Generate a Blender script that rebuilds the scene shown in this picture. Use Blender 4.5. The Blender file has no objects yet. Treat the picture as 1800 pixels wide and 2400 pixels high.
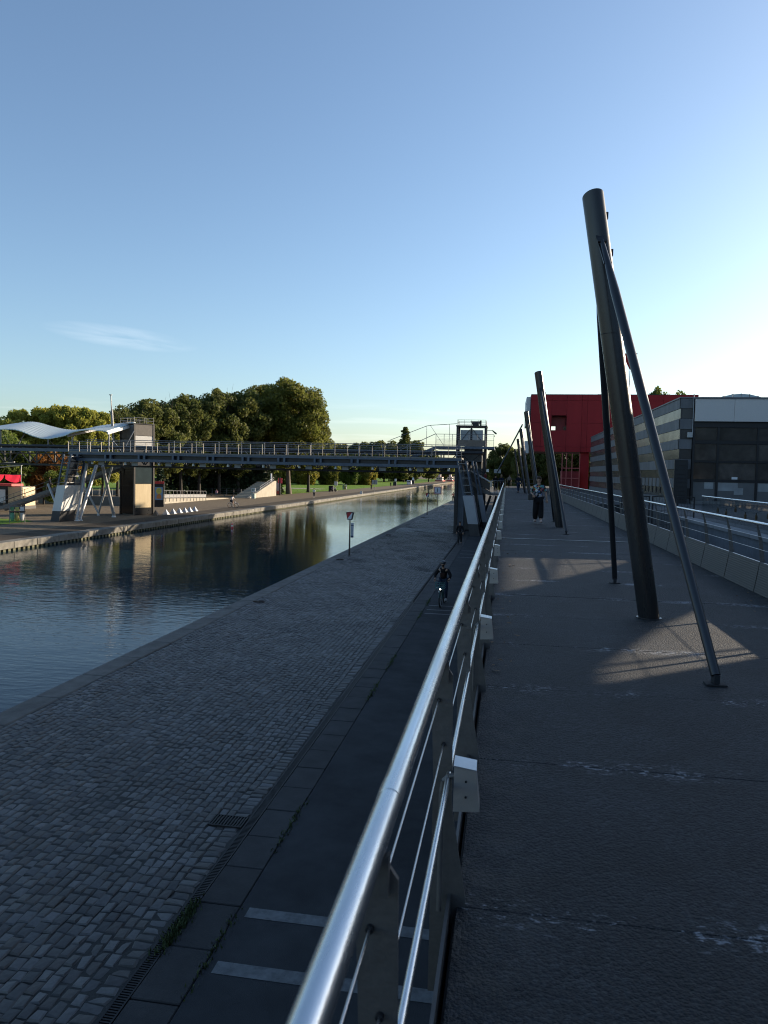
import bpy, bmesh, math, random
import numpy as np
from mathutils import Vector, Matrix

S = bpy.context.scene
COL = S.collection
rad = math.radians

# ------------------------------------------------------------------ camera
F, ROLL = 1750.0, 0.0206
PITCH, YAW = rad(3.0718), rad(9.2726)
CAMZ = 1.72
fw = Vector((-math.sin(YAW)*math.cos(PITCH), math.cos(YAW)*math.cos(PITCH), -math.sin(PITCH)))
rt = Vector((math.cos(YAW), math.sin(YAW), 0)); up = rt.cross(fw)
cx = rt*math.cos(ROLL) + up*math.sin(ROLL)
cy = -rt*math.sin(ROLL) + up*math.cos(ROLL)
cd = bpy.data.cameras.new('camera'); cam = bpy.data.objects.new('camera', cd); COL.objects.link(cam)
m = Matrix((cx, cy, -fw)).transposed().to_4x4(); m.translation = (0, 0, CAMZ)
cam.matrix_world = m
cd.sensor_fit = 'VERTICAL'; cd.sensor_height = 36; cd.sensor_width = 27
cd.lens = F/2400*36; cd.clip_start = 0.05; cd.clip_end = 4000
cd.dof.use_dof = True; cd.dof.focus_distance = 16; cd.dof.aperture_fstop = 7.5
S.camera = cam

# ------------------------------------------------------------------ light
SUN_AZ, SUN_EL = 52.0, 15.0      # azimuth clockwise from +Y (canal direction)
W = bpy.data.worlds.new('World'); S.world = W; W.use_nodes = True
nt = W.node_tree; nt.nodes.clear()
def wn(t, **k):
    n = nt.nodes.new(t)
    for a, b in k.items(): setattr(n, a, b)
    return n
out = wn('ShaderNodeOutputWorld'); bg = wn('ShaderNodeBackground')
sky = wn('ShaderNodeTexSky', sky_type='NISHITA', sun_disc=False, sun_elevation=rad(SUN_EL), sun_rotation=rad(SUN_AZ),
         altitude=60, air_density=1.0, dust_density=1.05, ozone_density=2.7)
bg.inputs['Strength'].default_value = 0.105
# thin cirrus: one wisp low on the left and faint streaks above the horizon
tc = wn('ShaderNodeTexCoord'); sep = wn('ShaderNodeSeparateXYZ')
nt.links.new(tc.outputs['Generated'], sep.inputs[0])
def math_n(op, a, b=None, c=None):
    n = wn('ShaderNodeMath', operation=op)
    for i, v in enumerate((a, b, c)):
        if v is None: continue
        if isinstance(v, (int, float)): n.inputs[i].default_value = v
        else: nt.links.new(v, n.inputs[i])
    return n.outputs[0]
az = math_n('ARCTAN2', sep.outputs[0], sep.outputs[1]); el = math_n('ARCSINE', sep.outputs[2])
cmb = wn('ShaderNodeCombineXYZ')
nt.links.new(math_n('MULTIPLY', az, 9.0), cmb.inputs[0])
nt.links.new(math_n('ADD', math_n('MULTIPLY', el, 60.0), math_n('MULTIPLY', az, 4.5)), cmb.inputs[1])
nz = wn('ShaderNodeTexNoise'); nz.inputs['Scale'].default_value = 1.0; nz.inputs['Detail'].default_value = 6; nz.inputs['Distortion'].default_value = 0.6
nt.links.new(cmb.outputs[0], nz.inputs['Vector'])
def ell(a0, e0, wa, we):
    x = math_n('DIVIDE', math_n('SUBTRACT', az, a0), wa)
    y = math_n('DIVIDE', math_n('SUBTRACT', el, math_n('ADD', e0, math_n('MULTIPLY', math_n('SUBTRACT', az, a0), -0.07))), we)
    r = math_n('ADD', math_n('MULTIPLY', x, x), math_n('MULTIPLY', y, y))
    return math_n('MAXIMUM', math_n('SUBTRACT', 1.0, r), 0.0)
wisp = math_n('MULTIPLY', ell(-0.500, 0.160, 0.095, 0.014), math_n('MAXIMUM', math_n('SUBTRACT', nz.outputs[0], 0.36), 0.0))
cmb2 = wn('ShaderNodeCombineXYZ')
nt.links.new(math_n('MULTIPLY', az, 3.0), cmb2.inputs[0]); nt.links.new(math_n('MULTIPLY', el, 45.0), cmb2.inputs[1])
nz2 = wn('ShaderNodeTexNoise'); nz2.inputs['Scale'].default_value = 1.3; nz2.inputs['Detail'].default_value = 5
nt.links.new(cmb2.outputs[0], nz2.inputs['Vector'])
low = math_n('MULTIPLY', math_n('MAXIMUM', math_n('SUBTRACT', 1.0, math_n('ABSOLUTE', math_n('DIVIDE', math_n('SUBTRACT', el, 0.05), 0.05))), 0.0),
             math_n('MAXIMUM', math_n('SUBTRACT', nz2.outputs[0], 0.5), 0.0))
fac = math_n('MINIMUM', math_n('ADD', math_n('MULTIPLY', wisp, .62), math_n('MULTIPLY', low, 1.5)), 0.5)
mixc = wn('ShaderNodeMix', data_type='RGBA')
nt.links.new(fac, mixc.inputs['Factor'])
hsv = wn('ShaderNodeHueSaturation'); hsv.inputs['Saturation'].default_value = .95; hsv.inputs['Value'].default_value = 1.05
nt.links.new(sky.outputs[0], hsv.inputs['Color']); nt.links.new(hsv.outputs[0], mixc.inputs['A']); mixc.inputs['B'].default_value = (8.2, 8.0, 8.0, 1)
tint = wn('ShaderNodeMix', data_type='RGBA', blend_type='MULTIPLY'); tint.inputs['Factor'].default_value = 1.0
nt.links.new(mixc.outputs['Result'], tint.inputs['A']); tint.inputs['B'].default_value = (1.0, 1.04, 1.06, 1)
nt.links.new(tint.outputs['Result'], bg.inputs['Color']); nt.links.new(bg.outputs[0], out.inputs[0])

sl = bpy.data.lights.new('sun', 'SUN'); sl.energy = 5.0; sl.angle = rad(0.45); sl.color = (1.0, 0.84, 0.64)
so = bpy.data.objects.new('sun', sl); COL.objects.link(so)
sd = Vector((math.sin(rad(SUN_AZ))*math.cos(rad(SUN_EL)), math.cos(rad(SUN_AZ))*math.cos(rad(SUN_EL)), math.sin(rad(SUN_EL))))
so.rotation_euler = sd.to_track_quat('Z', 'Y').to_euler(); so.location = (60, 60, 40)

S.view_settings.view_transform = 'Standard'; S.view_settings.look = 'None'
S.view_settings.exposure = 0.90; S.view_settings.gamma = 1.0
S.cycles.max_bounces = 6; S.cycles.diffuse_bounces = 3; S.cycles.glossy_bounces = 3
S.cycles.transparent_max_bounces = 12; S.cycles.transmission_bounces = 4
S.cycles.sample_clamp_indirect = 4
S.cycles.use_denoising = True
S.cycles.filter_width = 1.1

# ------------------------------------------------------------------ materials
MATS = {}
def mat(name, col=(.5, .5, .5), rough=.6, metal=0.0, vary=0.0, scale=3.0, bump=0.0, bscale=None, col2=None, rnd=0.0,
        stretch=None, spec=.5, detail=5, coords='Object', dirt=0.0):
    """principled with noise colour variation between col and col2, per-object tone, fine relief"""
    if name in MATS: return MATS[name]
    M = bpy.data.materials.new(name); M.use_nodes = True; t = M.node_tree; N = t.nodes; L = t.links
    b = N['Principled BSDF']; b.inputs['Roughness'].default_value = rough; b.inputs['Metallic'].default_value = metal
    b.inputs['Specular IOR Level'].default_value = spec
    if col2 is None: col2 = tuple(max(0, c*(1-vary)) for c in col)
    tc = N.new('ShaderNodeTexCoord'); mp = N.new('ShaderNodeMapping'); L.new(tc.outputs[coords], mp.inputs[0])
    if stretch: mp.inputs['Scale'].default_value = stretch
    n = N.new('ShaderNodeTexNoise'); n.inputs['Scale'].default_value = scale; n.inputs['Detail'].default_value = detail
    n.inputs['Roughness'].default_value = .65; L.new(mp.outputs[0], n.inputs['Vector'])
    r = N.new('ShaderNodeMapRange'); r.inputs[1].default_value = .32; r.inputs[2].default_value = .68; L.new(n.outputs[0], r.inputs[0])
    mx = N.new('ShaderNodeMix'); mx.data_type = 'RGBA'; L.new(r.outputs[0], mx.inputs['Factor'])
    mx.inputs['A'].default_value = (*col, 1); mx.inputs['B'].default_value = (*col2, 1)
    last = mx.outputs['Result']
    if rnd:
        oi = N.new('ShaderNodeObjectInfo'); rr = N.new('ShaderNodeMapRange')
        rr.inputs[3].default_value = 1-rnd; rr.inputs[4].default_value = 1+rnd; L.new(oi.outputs['Random'], rr.inputs[0])
        hs = N.new('ShaderNodeHueSaturation'); L.new(rr.outputs[0], hs.inputs['Value']); L.new(last, hs.inputs['Color']); last = hs.outputs[0]
    L.new(last, b.inputs['Base Color'])
    if vary or dirt:
        rg = N.new('ShaderNodeMapRange'); rg.inputs[3].default_value = max(.02, rough-.12); rg.inputs[4].default_value = min(1, rough+.12)
        L.new(n.outputs[0], rg.inputs[0]); L.new(rg.outputs[0], b.inputs['Roughness'])
    if bump:
        n2 = N.new('ShaderNodeTexNoise'); n2.inputs['Scale'].default_value = bscale or scale*6; n2.inputs['Detail'].default_value = 4
        L.new(mp.outputs[0], n2.inputs['Vector'])
        bp = N.new('ShaderNodeBump'); bp.inputs['Strength'].default_value = bump; bp.inputs['Distance'].default_value = .02
        L.new(n2.outputs[0], bp.inputs['Height']); L.new(bp.outputs[0], b.inputs['Normal'])
    MATS[name] = M; return M

# ------------------------------------------------------------------ mesh building
def link(o, parent=None):
    COL.objects.link(o)
    if parent is not None: o.parent = parent
    return o
def tag(o, label=None, cat=None, group=None, kind=None):
    if label: o['label'] = label
    if cat: o['category'] = cat
    if group: o['group'] = group
    if kind: o['kind'] = kind
    return o
def empty(name, loc, label, cat, group=None, rz=0.0):
    o = bpy.data.objects.new(name, None); o.empty_display_size = .2; link(o)
    o.location = loc; o.rotation_euler = (0, 0, rz)
    return tag(o, label, cat, group)

class MB:
    def __init__(s): s.v = []; s.f = []; s.sm = []
    def add(s, vs, fs, smooth=False):
        o = len(s.v); s.v += [tuple(v) for v in vs]; s.f += [tuple(i+o for i in f) for f in fs]; s.sm += [smooth]*len(fs); return s
    def box(s, x0, x1, y0, y1, z0, z1):
        return s.add([(x0,y0,z0),(x1,y0,z0),(x1,y1,z0),(x0,y1,z0),(x0,y0,z1),(x1,y0,z1),(x1,y1,z1),(x0,y1,z1)],
                     [(0,3,2,1),(4,5,6,7),(0,1,5,4),(1,2,6,5),(2,3,7,6),(3,0,4,7)])
    def bbox(s, x0, x1, y0, y1, z0, z1, b=.01):
        """box with chamfered vertical and top edges"""
        def ring(i, z): return [(x0+i+b,y0+i,z),(x1-i-b,y0+i,z),(x1-i,y0+i+b,z),(x1-i,y1-i-b,z),(x1-i-b,y1-i,z),(x0+i+b,y1-i,z),(x0+i,y1-i-b,z),(x0+i,y0+i+b,z)]
        vs = ring(0,z0)+ring(0,z1-b)+ring(b,z1); fs = [tuple(range(7,-1,-1)), tuple(range(16,24))]
        for k in (0,8):
            for i in range(8): j=(i+1)%8; fs.append((k+i,k+j,k+8+j,k+8+i))
        return s.add(vs, fs)
    def beam(s, p, q, w, h, upv=(0,0,1)):
        p, q = Vector(p), Vector(q); d = (q-p).normalized(); u = Vector(upv)
        if abs(d.dot(u)) > .99: u = Vector((0,1,0))
        a = d.cross(u).normalized()*(w/2); c = a.cross(d).normalized()*(h/2)
        vs = [p-a-c,p+a-c,p+a+c,p-a+c,q-a-c,q+a-c,q+a+c,q-a+c]
        return s.add(vs, [(0,1,2,3),(4,7,6,5),(0,4,5,1),(1,5,6,2),(2,6,7,3),(3,7,4,0)])
    def ibeam(s, p, q, w, h, t=.03, upv=(0,0,1)):
        p, q = Vector(p), Vector(q); u = Vector(upv)
        s.beam(p+u*(h/2-t/2), q+u*(h/2-t/2), w, t); s.beam(p-u*(h/2-t/2), q-u*(h/2-t/2), w, t); s.beam(p, q, t, h-2*t)
        return s
    def tube(s, p, q, r, r2=None, n=10, cap=True):
        p, q = Vector(p), Vector(q); r2 = r if r2 is None else r2
        d = (q-p).normalized(); u = Vector((0,0,1)) if abs(d.z) < .95 else Vector((1,0,0))
        a = d.cross(u).normalized(); c = d.cross(a)
        vs = []
        for (o, rr) in ((p, r), (q, r2)):
            for i in range(n):
                t = 2*math.pi*i/n; vs.append(o+a*rr*math.cos(t)+c*rr*math.sin(t))
        fs = [(i,(i+1)%n,n+(i+1)%n,n+i) for i in range(n)]
        s.add(vs, fs, True)
        if cap: s.add(vs[:n], [tuple(range(n-1,-1,-1))]); s.add(vs[n:], [tuple(range(n))])
        return s
    def path(s, pts, r, n=8):
        for a, b in zip(pts[:-1], pts[1:]): s.tube(a, b, r, n=n)
        return s
    def prism(s, poly, axis, a, b):
        """extrude a 2d polygon along an axis: x -> poly in (y,z), y -> (x,z), z -> (x,y)"""
        n = len(poly)
        def P(u, w, t): return {'x': (t,u,w), 'y': (u,t,w), 'z': (u,w,t)}[axis]
        vs = [P(u,w,a) for u,w in poly]+[P(u,w,b) for u,w in poly]
        fs = [tuple(range(n-1,-1,-1)), tuple(range(n,2*n))]+[(i,(i+1)%n,n+(i+1)%n,n+i) for i in range(n)]
        return s.add(vs, fs)
    def sphere(s, c, rx, ry=None, rz=None, n=12, m=8):
        ry = ry or rx; rz = rz or rx; c = Vector(c); vs = [c+Vector((0,0,-rz))]
        for j in range(1, m):
            t = -math.pi/2+math.pi*j/m
            for i in range(n):
                a = 2*math.pi*i/n; vs.append(c+Vector((rx*math.cos(t)*math.cos(a), ry*math.cos(t)*math.sin(a), rz*math.sin(t))))
        vs.append(c+Vector((0,0,rz))); fs = []
        for i in range(n): fs.append((0, 1+(i+1)%n, 1+i))
        for j in range(m-2):
            for i in range(n): a=1+j*n+i; b=1+j*n+(i+1)%n; fs.append((a,b,b+n,a+n))
        l = len(vs)-1; k = 1+(m-2)*n
        for i in range(n): fs.append((k+i, k+(i+1)%n, l))
        return s.add(vs, fs, True)
    def torus(s, c, R, r, axis='x', n=28, k=8):
        vs = []; fs = []
        for i in range(n):
            a = 2*math.pi*i/n
            for j in range(k):
                b = 2*math.pi*j/k; q = R+r*math.cos(b); u, w, t = q*math.cos(a), q*math.sin(a), r*math.sin(b)
                vs.append(Vector(c)+Vector({'x': (t,u,w), 'y': (u,t,w), 'z': (u,w,t)}[axis]))
        for i in range(n):
            for j in range(k): fs.append((i*k+j, ((i+1)%n)*k+j, ((i+1)%n)*k+(j+1)%k, i*k+(j+1)%k))
        return s.add(vs, fs, True)
    def mesh(s, name):
        me = bpy.data.meshes.new(name); me.from_pydata(s.v, [], s.f)
        me.polygons.foreach_set('use_smooth', s.sm); me.update()
        bm = bmesh.new(); bm.from_mesh(me); bmesh.ops.recalc_face_normals(bm, faces=bm.faces); bm.to_mesh(me); bm.free()
        return me
    def build(s, name, m, parent=None, loc=None):
        me = s.mesh(name); me.materials.append(m)
        o = bpy.data.objects.new(name, me); link(o, parent)
        if loc is not None: o.location = loc
        return o
def build_each(mb, name, m, parent=None, loc=None):
    """one object for every separate piece of the builder"""
    key = {}; p = list(range(len(mb.v)))
    def f(a):
        while p[a] != a: p[a] = p[p[a]]; a = p[a]
        return a
    for i, v in enumerate(mb.v):
        k = tuple(round(c, 4) for c in v)
        if k in key: p[f(i)] = f(key[k])
        else: key[k] = i
    for fc in mb.f:
        for q in fc[1:]: p[f(q)] = f(fc[0])
    groups = {}
    for fc, sm in zip(mb.f, mb.sm): groups.setdefault(f(fc[0]), []).append((fc, sm))
    res = []
    for fl_ in groups.values():
        ids = sorted({q for fc, _ in fl_ for q in fc}); ix = {q: i for i, q in enumerate(ids)}
        n_ = MB(); n_.v = [mb.v[q] for q in ids]; n_.f = [tuple(ix[q] for q in fc) for fc, _ in fl_]; n_.sm = [s_ for _, s_ in fl_]
        res.append(n_.build(name, m, parent, loc))
    return res
def copy_tree(o, parent=None):
    c = o.copy(); link(c)
    if parent is not None: c.parent = parent
    for ch in o.children: copy_tree(ch, c)
    return c
rng = random.Random(7)
# ================================================================== SETTING
ZQ, ZW = -3.6, -4.2          # quay level, water level (walkway deck is z = 0)
EDGE = -10.56                # right quay edge
LB = -33.6                   # left quay edge

# ---- water
def water_mat():
    M = bpy.data.materials.new('canal_water'); M.use_nodes = True; t = M.node_tree; N = t.nodes; L = t.links
    b = N['Principled BSDF']; b.inputs['Base Color'].default_value = (.010, .028, .040, 1); b.inputs['Roughness'].default_value = .03
    b.inputs['IOR'].default_value = 1.33; b.inputs['Specular IOR Level'].default_value = .22
    tc = N.new('ShaderNodeTexCoord')
    def noise(sc, stretch, det):
        mp = N.new('ShaderNodeMapping'); mp.inputs['Scale'].default_value = stretch; L.new(tc.outputs['Object'], mp.inputs[0])
        n = N.new('ShaderNodeTexNoise'); n.inputs['Scale'].default_value = sc; n.inputs['Detail'].default_value = det
        L.new(mp.outputs[0], n.inputs['Vector']); return n
    a = noise(3.6, (.5, 1.35, 1), 3); c = noise(.6, (.55, 1.2, 1), 2); k = noise(.035, (1, .6, 1), 2)
    ms = N.new('ShaderNodeMapRange'); ms.inputs[1].default_value = .32; ms.inputs[2].default_value = .62
    ms.inputs[3].default_value = .25; ms.inputs[4].default_value = 1.0; L.new(k.outputs[0], ms.inputs[0])
    ad = N.new('ShaderNodeMath'); ad.operation = 'MULTIPLY_ADD'; L.new(c.outputs[0], ad.inputs[0]); ad.inputs[1].default_value = 1.6; L.new(a.outputs[0], ad.inputs[2])
    mu = N.new('ShaderNodeMath'); mu.operation = 'MULTIPLY'; L.new(ad.outputs[0], mu.inputs[0]); L.new(ms.outputs[0], mu.inputs[1])
    bp = N.new('ShaderNodeBump'); bp.inputs['Strength'].default_value = .34; bp.inputs['Distance'].default_value = .04
    L.new(mu.outputs[0], bp.inputs['Height']); L.new(bp.outputs[0], b.inputs['Normal'])
    return M
tag(MB().add([(-300,-40,ZW),(EDGE+.3,-40,ZW),(EDGE+.3,900,ZW),(-300,900,ZW)], [(0,1,2,3)]).build('water', water_mat()), kind='structure')

# ---- ground on both banks (closed solids, so that the canal is a real trench)
asph = mat('asphalt_path', (.050,.053,.057), .9, spec=.2, vary=.35, scale=1.2, bump=.35, bscale=90)
g = MB(); g.box(EDGE+.05, 900, -60, 1500, -6.5, ZQ-.05)
tag(g.build('ground', mat('ground_right', (.050,.050,.048), .9, vary=.3, scale=.7, bump=.3, bscale=40)), kind='structure')
lbm = mat('left_bank_setts', (.200,.160,.112), .92, col2=(.115,.092,.065), scale=2.2, bump=.8, bscale=14, spec=.1, detail=9)
tag(MB().box(-900, LB-.02, -60, 1500, -6.5, ZQ-.004).build('bank', lbm), kind='structure')
tag(MB().add([(-37.6,-60,ZQ+.003),(LB-.75,-60,ZQ+.003),(LB-.75,620,ZQ+.003),(-37.6,620,ZQ+.003)], [(0,1,2,3)]).build('towpath',
    mat('towpath_asphalt', (.095,.078,.058), .92, vary=.4, scale=.8, bump=.3, bscale=30, spec=.1)), kind='structure')

# ---- right quay: bed, coping, cobbles, drain, slabs, path
def und(x, y): return .010*math.sin(x*1.7+y*.45)+.008*math.sin(y*1.1-x*.8)+.006*math.sin(x*3.1+y*2.3)      # settled paving
bed = MB().box(EDGE+.6, -3.72, 40, 260, ZQ-.045, ZQ-.014)
from mathutils import noise as mnoise
bx_, by_ = np.linspace(EDGE+.6, -3.72, 76), np.linspace(4.5, 40, 400)
bed.add([(x, y, ZQ-.013+und(x, y)+.007*max(-1, min(1, mnoise.noise((x*.9, y*.9, 0))*1.8))+.004*mnoise.noise((x*7, y*7, 3))) for y in by_ for x in bx_],
        [(j*76+i, j*76+i+1, (j+1)*76+i+1, (j+1)*76+i) for j in range(399) for i in range(75)], True)
quay = tag(bed.build('quay', mat('sett_bed', (.040,.041,.039), .95, vary=.45, scale=2.5, bump=.5, bscale=60)), kind='structure')

cobm = bpy.data.materials.new('granite_sett'); cobm.use_nodes = True
t = cobm.node_tree; N = t.nodes; L = t.links; b = N['Principled BSDF']; b.inputs['Roughness'].default_value = .55
at = N.new('ShaderNodeAttribute'); at.attribute_name = 'tint'
tcn = N.new('ShaderNodeTexCoord'); nz = N.new('ShaderNodeTexNoise'); nz.inputs['Scale'].default_value = 24; nz.inputs['Detail'].default_value = 6
gp = N.new('ShaderNodeNewGeometry'); L.new(gp.outputs['Position'], nz.inputs['Vector'])
nb = N.new('ShaderNodeTexNoise'); nb.inputs['Scale'].default_value = .55; nb.inputs['Detail'].default_value = 4; L.new(gp.outputs['Position'], nb.inputs['Vector'])
mr = N.new('ShaderNodeMapRange'); mr.inputs[3].default_value = .62; mr.inputs[4].default_value = 1.38; L.new(nz.outputs[0], mr.inputs[0])
mr2 = N.new('ShaderNodeMapRange'); mr2.inputs[1].default_value = .3; mr2.inputs[2].default_value = .7; mr2.inputs[3].default_value = .75; mr2.inputs[4].default_value = 1.2; L.new(nb.outputs[0], mr2.inputs[0])
mm = N.new('ShaderNodeMath'); mm.operation = 'MULTIPLY'; L.new(mr.outputs[0], mm.inputs[0]); L.new(mr2.outputs[0], mm.inputs[1])
mxc = N.new('ShaderNodeMix'); mxc.data_type = 'RGBA'; mxc.blend_type = 'MULTIPLY'; mxc.inputs['Factor'].default_value = 1
cc = N.new('ShaderNodeCombineColor'); [L.new(mm.outputs[0], cc.inputs[i]) for i in range(3)]
L.new(at.outputs['Color'], mxc.inputs['A']); L.new(cc.outputs[0], mxc.inputs['B']); L.new(mxc.outputs['Result'], b.inputs['Base Color'])
bp = N.new('ShaderNodeBump'); bp.inputs['Strength'].default_value = .5; bp.inputs['Distance'].default_value = .006; L.new(nz.outputs[0], bp.inputs['Height']); L.new(bp.outputs[0], b.inputs['Normal'])

def sett_tint(r, y):
    k = r.random()
    if k < .16: c = (.094,.092,.090)
    elif k < .34: c = (.074,.073,.072)
    elif k < .62: c = (.058,.055,.052)
    elif k < .84: c = (.056,.049,.043)
    else: c = (.038,.037,.036)
    s = r.uniform(.85, 1.15)
    if 66.5 < y < 70.5: c = (.14,.143,.147)
    return tuple(v*s for v in c)
def sett_geo(w, l, h, r):
    """worn, slightly domed stone: 4 base, 4 shoulder corners, dome"""
    j = lambda: r.uniform(-.012, .012)
    a, b_ = w/2, l/2; i = .016
    base = [(-a+j(),-b_+j(),-.06),(a+j(),-b_+j(),-.06),(a+j(),b_+j(),-.06),(-a+j(),b_+j(),-.06)]
    mid = [(x, y, h-.014) for x, y, _ in base]
    tl = r.uniform(-.006,.006); tw = r.uniform(-.006,.006)
    top = [(x-math.copysign(i, x), y-math.copysign(i, y), h+tl*math.copysign(1, x)+tw*math.copysign(1, y)) for x, y, _ in base]
    vs = base+mid+top+[(0, 0, h+.004)]
    fs = []
    for k in (0, 4):
        for q in range(4): p = (q+1)%4; fs.append((k+q, k+p, k+4+p, k+4+q))
    fs += [(8+q, 8+(q+1)%4, 12) for q in range(4)]
    return vs, fs
def set_tint(me, cols):
    ca = me.color_attributes.new('tint', 'FLOAT_COLOR', 'POINT'); ca.data.foreach_set('color', np.array(cols, dtype=np.float32).ravel())
rs = random.Random(11)
stones = []
x = EDGE+.66; ncol = 0
while x < -4.02:
    y = 5.0 + rs.uniform(0, .2)
    w = .138+rs.uniform(-.006,.006)
    while y < 150:
        l = rs.uniform(.165, .235)
        stones.append((x+w/2, y+l/2, w-.012, l-.014)); y += l
    x += w
y = 5.0
while y < 150:                      # last course beside the drain lies crosswise
    l = rs.uniform(.13, .165); stones.append((-3.87, y+l/2, .225, l-.014)); y += l
# the 300 that show largest: nearest ones inside the frame
def inframe(x, y):
    d = Vector((x, y, ZQ-CAMZ)); z = d.dot(fw); return z > 0 and -905 < F*d.dot(cx)/z and F*-d.dot(cy)/z < 1200
order = sorted(range(len(stones)), key=lambda i: (not inframe(stones[i][0], stones[i][1]), stones[i][0]**2+stones[i][1]**2))
single = set(order[:290])
variants = []
for k in range(40):
    r = random.Random(100+k); vs, fs = sett_geo(.126, .188, 0, r)
    me = bpy.data.meshes.new('cobblestone'); me.from_pydata(vs, [], fs); c = sett_tint(r, 0); set_tint(me, [(*c, 1)]*len(vs)); me.materials.append(cobm); variants.append(me)
V = []; Fc = []; Cc = []
for i, (x, y, w, l) in enumerate(stones):
    h = rs.uniform(-.006, .007)+und(x, y)
    if i in single:
        o = bpy.data.objects.new('cobblestone', variants[rs.randrange(40)]); link(o, quay)
        o.location = (x, y, ZQ+h); o.rotation_euler = (rs.uniform(-.035,.035), rs.uniform(-.035,.035), rs.uniform(-.05,.05)+(math.pi if rs.random() < .5 else 0)); o.scale = (w/.126, l/.188, 1)
        continue
    if y > 6 and not -60 < 0: pass
    vs, fs = sett_geo(w, l, h, rs); o = len(V); c = sett_tint(rs, y)
    V += [(a+x, b_+y, z+ZQ) for a, b_, z in vs]; Fc += [tuple(q+o for q in f) for f in fs]; Cc += [(*c, 1)]*len(vs)
me = bpy.data.meshes.new('cobblestones'); me.from_pydata(V, [], Fc); set_tint(me, Cc); me.materials.append(cobm)
tag(link(bpy.data.objects.new('cobblestones', me), quay), kind='stuff')

cop = mat('coping_concrete', (.125,.122,.112), .85, vary=.4, scale=2.2, bump=.5, bscale=55, rnd=.07)
for k in range(90):
    y0 = 4+k*1.9
    MB().bbox(EDGE, EDGE+.63, y0+.006, y0+1.894, ZW-.4, ZQ+.012, .025).build('coping_stone', cop, quay)
tag(MB().box(EDGE+.02, EDGE+.6, -40, 900, -6.4, ZQ-.03).build('quay_wall', mat('quay_wall_stone', (.11,.11,.10), .9, vary=.4, scale=2)), kind='structure')
slabm = mat('path_edge_slab', (.027,.028,.030), .8, vary=.3, scale=3, bump=.4, bscale=70, rnd=.18)
for k in range(70):
    l = .86; y0 = 5.0+k*l
    MB().bbox(-3.575, -3.05, y0+.008, y0+l-.008, ZQ-.04, ZQ+.004+rng.uniform(-.004,.006), .01).build('kerb_slab', slabm, quay)
tag(MB().box(-3.04, 4.2, -20, 300, ZQ-.045, ZQ-.002).build('path', asph), kind='structure')
# slot drain with cast grate bars
iron = mat('cast_iron', (.030,.030,.032), .55, metal=.6, vary=.4, scale=20)
dr = empty('slot_drain', (-3.65, 5, ZQ), 'long cast iron slot drain between the cobbles and the dark kerb slabs', 'drain')
MB().box(-.07, -.052, 0, 60, -.05, .004).box(.052, .07, 0, 60, -.05, .004).build('frame', iron, dr)
MB().box(-.05, .05, 0, 60, -.05, -.04).build('channel', mat('drain_dark', (.01,.01,.01), .9), dr)
gm = MB()
for k in range(700): gm.box(-.051, .051, k*.036, k*.036+.018, -.03, .002)
tag(gm.build('grate_bars', iron, dr), kind='stuff')
gr = empty('drain_grate', (-3.99, 10.5, ZQ+.012), 'square cast iron drain grate set in the cobbles at the slot drain', 'grate')
MB().box(-.27,-.25,-.17,.17,-.02,.006).box(.23,.25,-.17,.17,-.02,.006).box(-.25,.23,-.17,-.15,-.02,.006).box(-.25,.23,.15,.17,-.02,.006).build('frame', iron, gr)
for k in range(10): MB().box(-.235+k*.047, -.213+k*.047, -.149, .149, -.02, .003).build('bar', iron, gr)
MB().box(-.249,.229,-.149,.149,-.04,-.03).build('pit', MATS['drain_dark'], gr)
# painted stripes on the path
paint = mat('road_paint', (.17,.18,.185), .8, vary=.45, scale=9, bump=.2)
for k, (yy_, w) in enumerate([(8.34,.2),(7.33,.2),(29.7,.13),(28.75,.13),(27.95,.13),(47.5,.2),(49.5,.2),(6.3,.2),(51.5,.2)]):
    tag(MB().add([(-2.93,yy_-w/2,ZQ+.003),(1.2,yy_-w/2-.02,ZQ+.003),(1.2,yy_+w/2-.02,ZQ+.003),(-2.93,yy_+w/2,ZQ+.003)], [(0,1,2,3)]).build('painted_stripe', paint), kind='structure')
# moss and weeds in the joint by the path
def blades(name, spots, m, parent, hgt=.05, seed=3, wid=.012):
    r = random.Random(seed); mb = MB()
    for (x, y, n, sp) in spots:
        for _ in range(n):
            a = r.uniform(0, 6.283); px, py = x+r.gauss(0, sp*.35), y+r.gauss(0, sp); h = hgt*r.uniform(.4, 1.3); dx, dy = math.cos(a)*wid, math.sin(a)*wid
            lx, ly = r.uniform(-.6,.6)*h, r.uniform(-.6,.6)*h
            mb.add([(px-dx,py-dy,0),(px+dx,py+dy,0),(px+lx,py+ly,h)], [(0,1,2)])
    return tag(mb.build(name, m, parent), 'short green weeds growing in the joint beside the dark kerb slabs', 'weeds', kind='stuff')
weed = mat('weed_green', (.030,.055,.014), .7, col2=(.05,.07,.02), scale=8)
sp = []
for k in range(260):
    y = 6+k*.14; d = max(0, math.sin(y*1.9)+math.sin(y*.63+2)*.9)
    if d > .35: sp.append((-3.045, y, int(9*d), .09))
for y in (7.55, 7.7, 7.85, 8.0, 8.15, 8.3): sp.append((-3.60, y, 90, .12))
w = blades('weeds', sp, weed, None); w.location.z = ZQ

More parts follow.
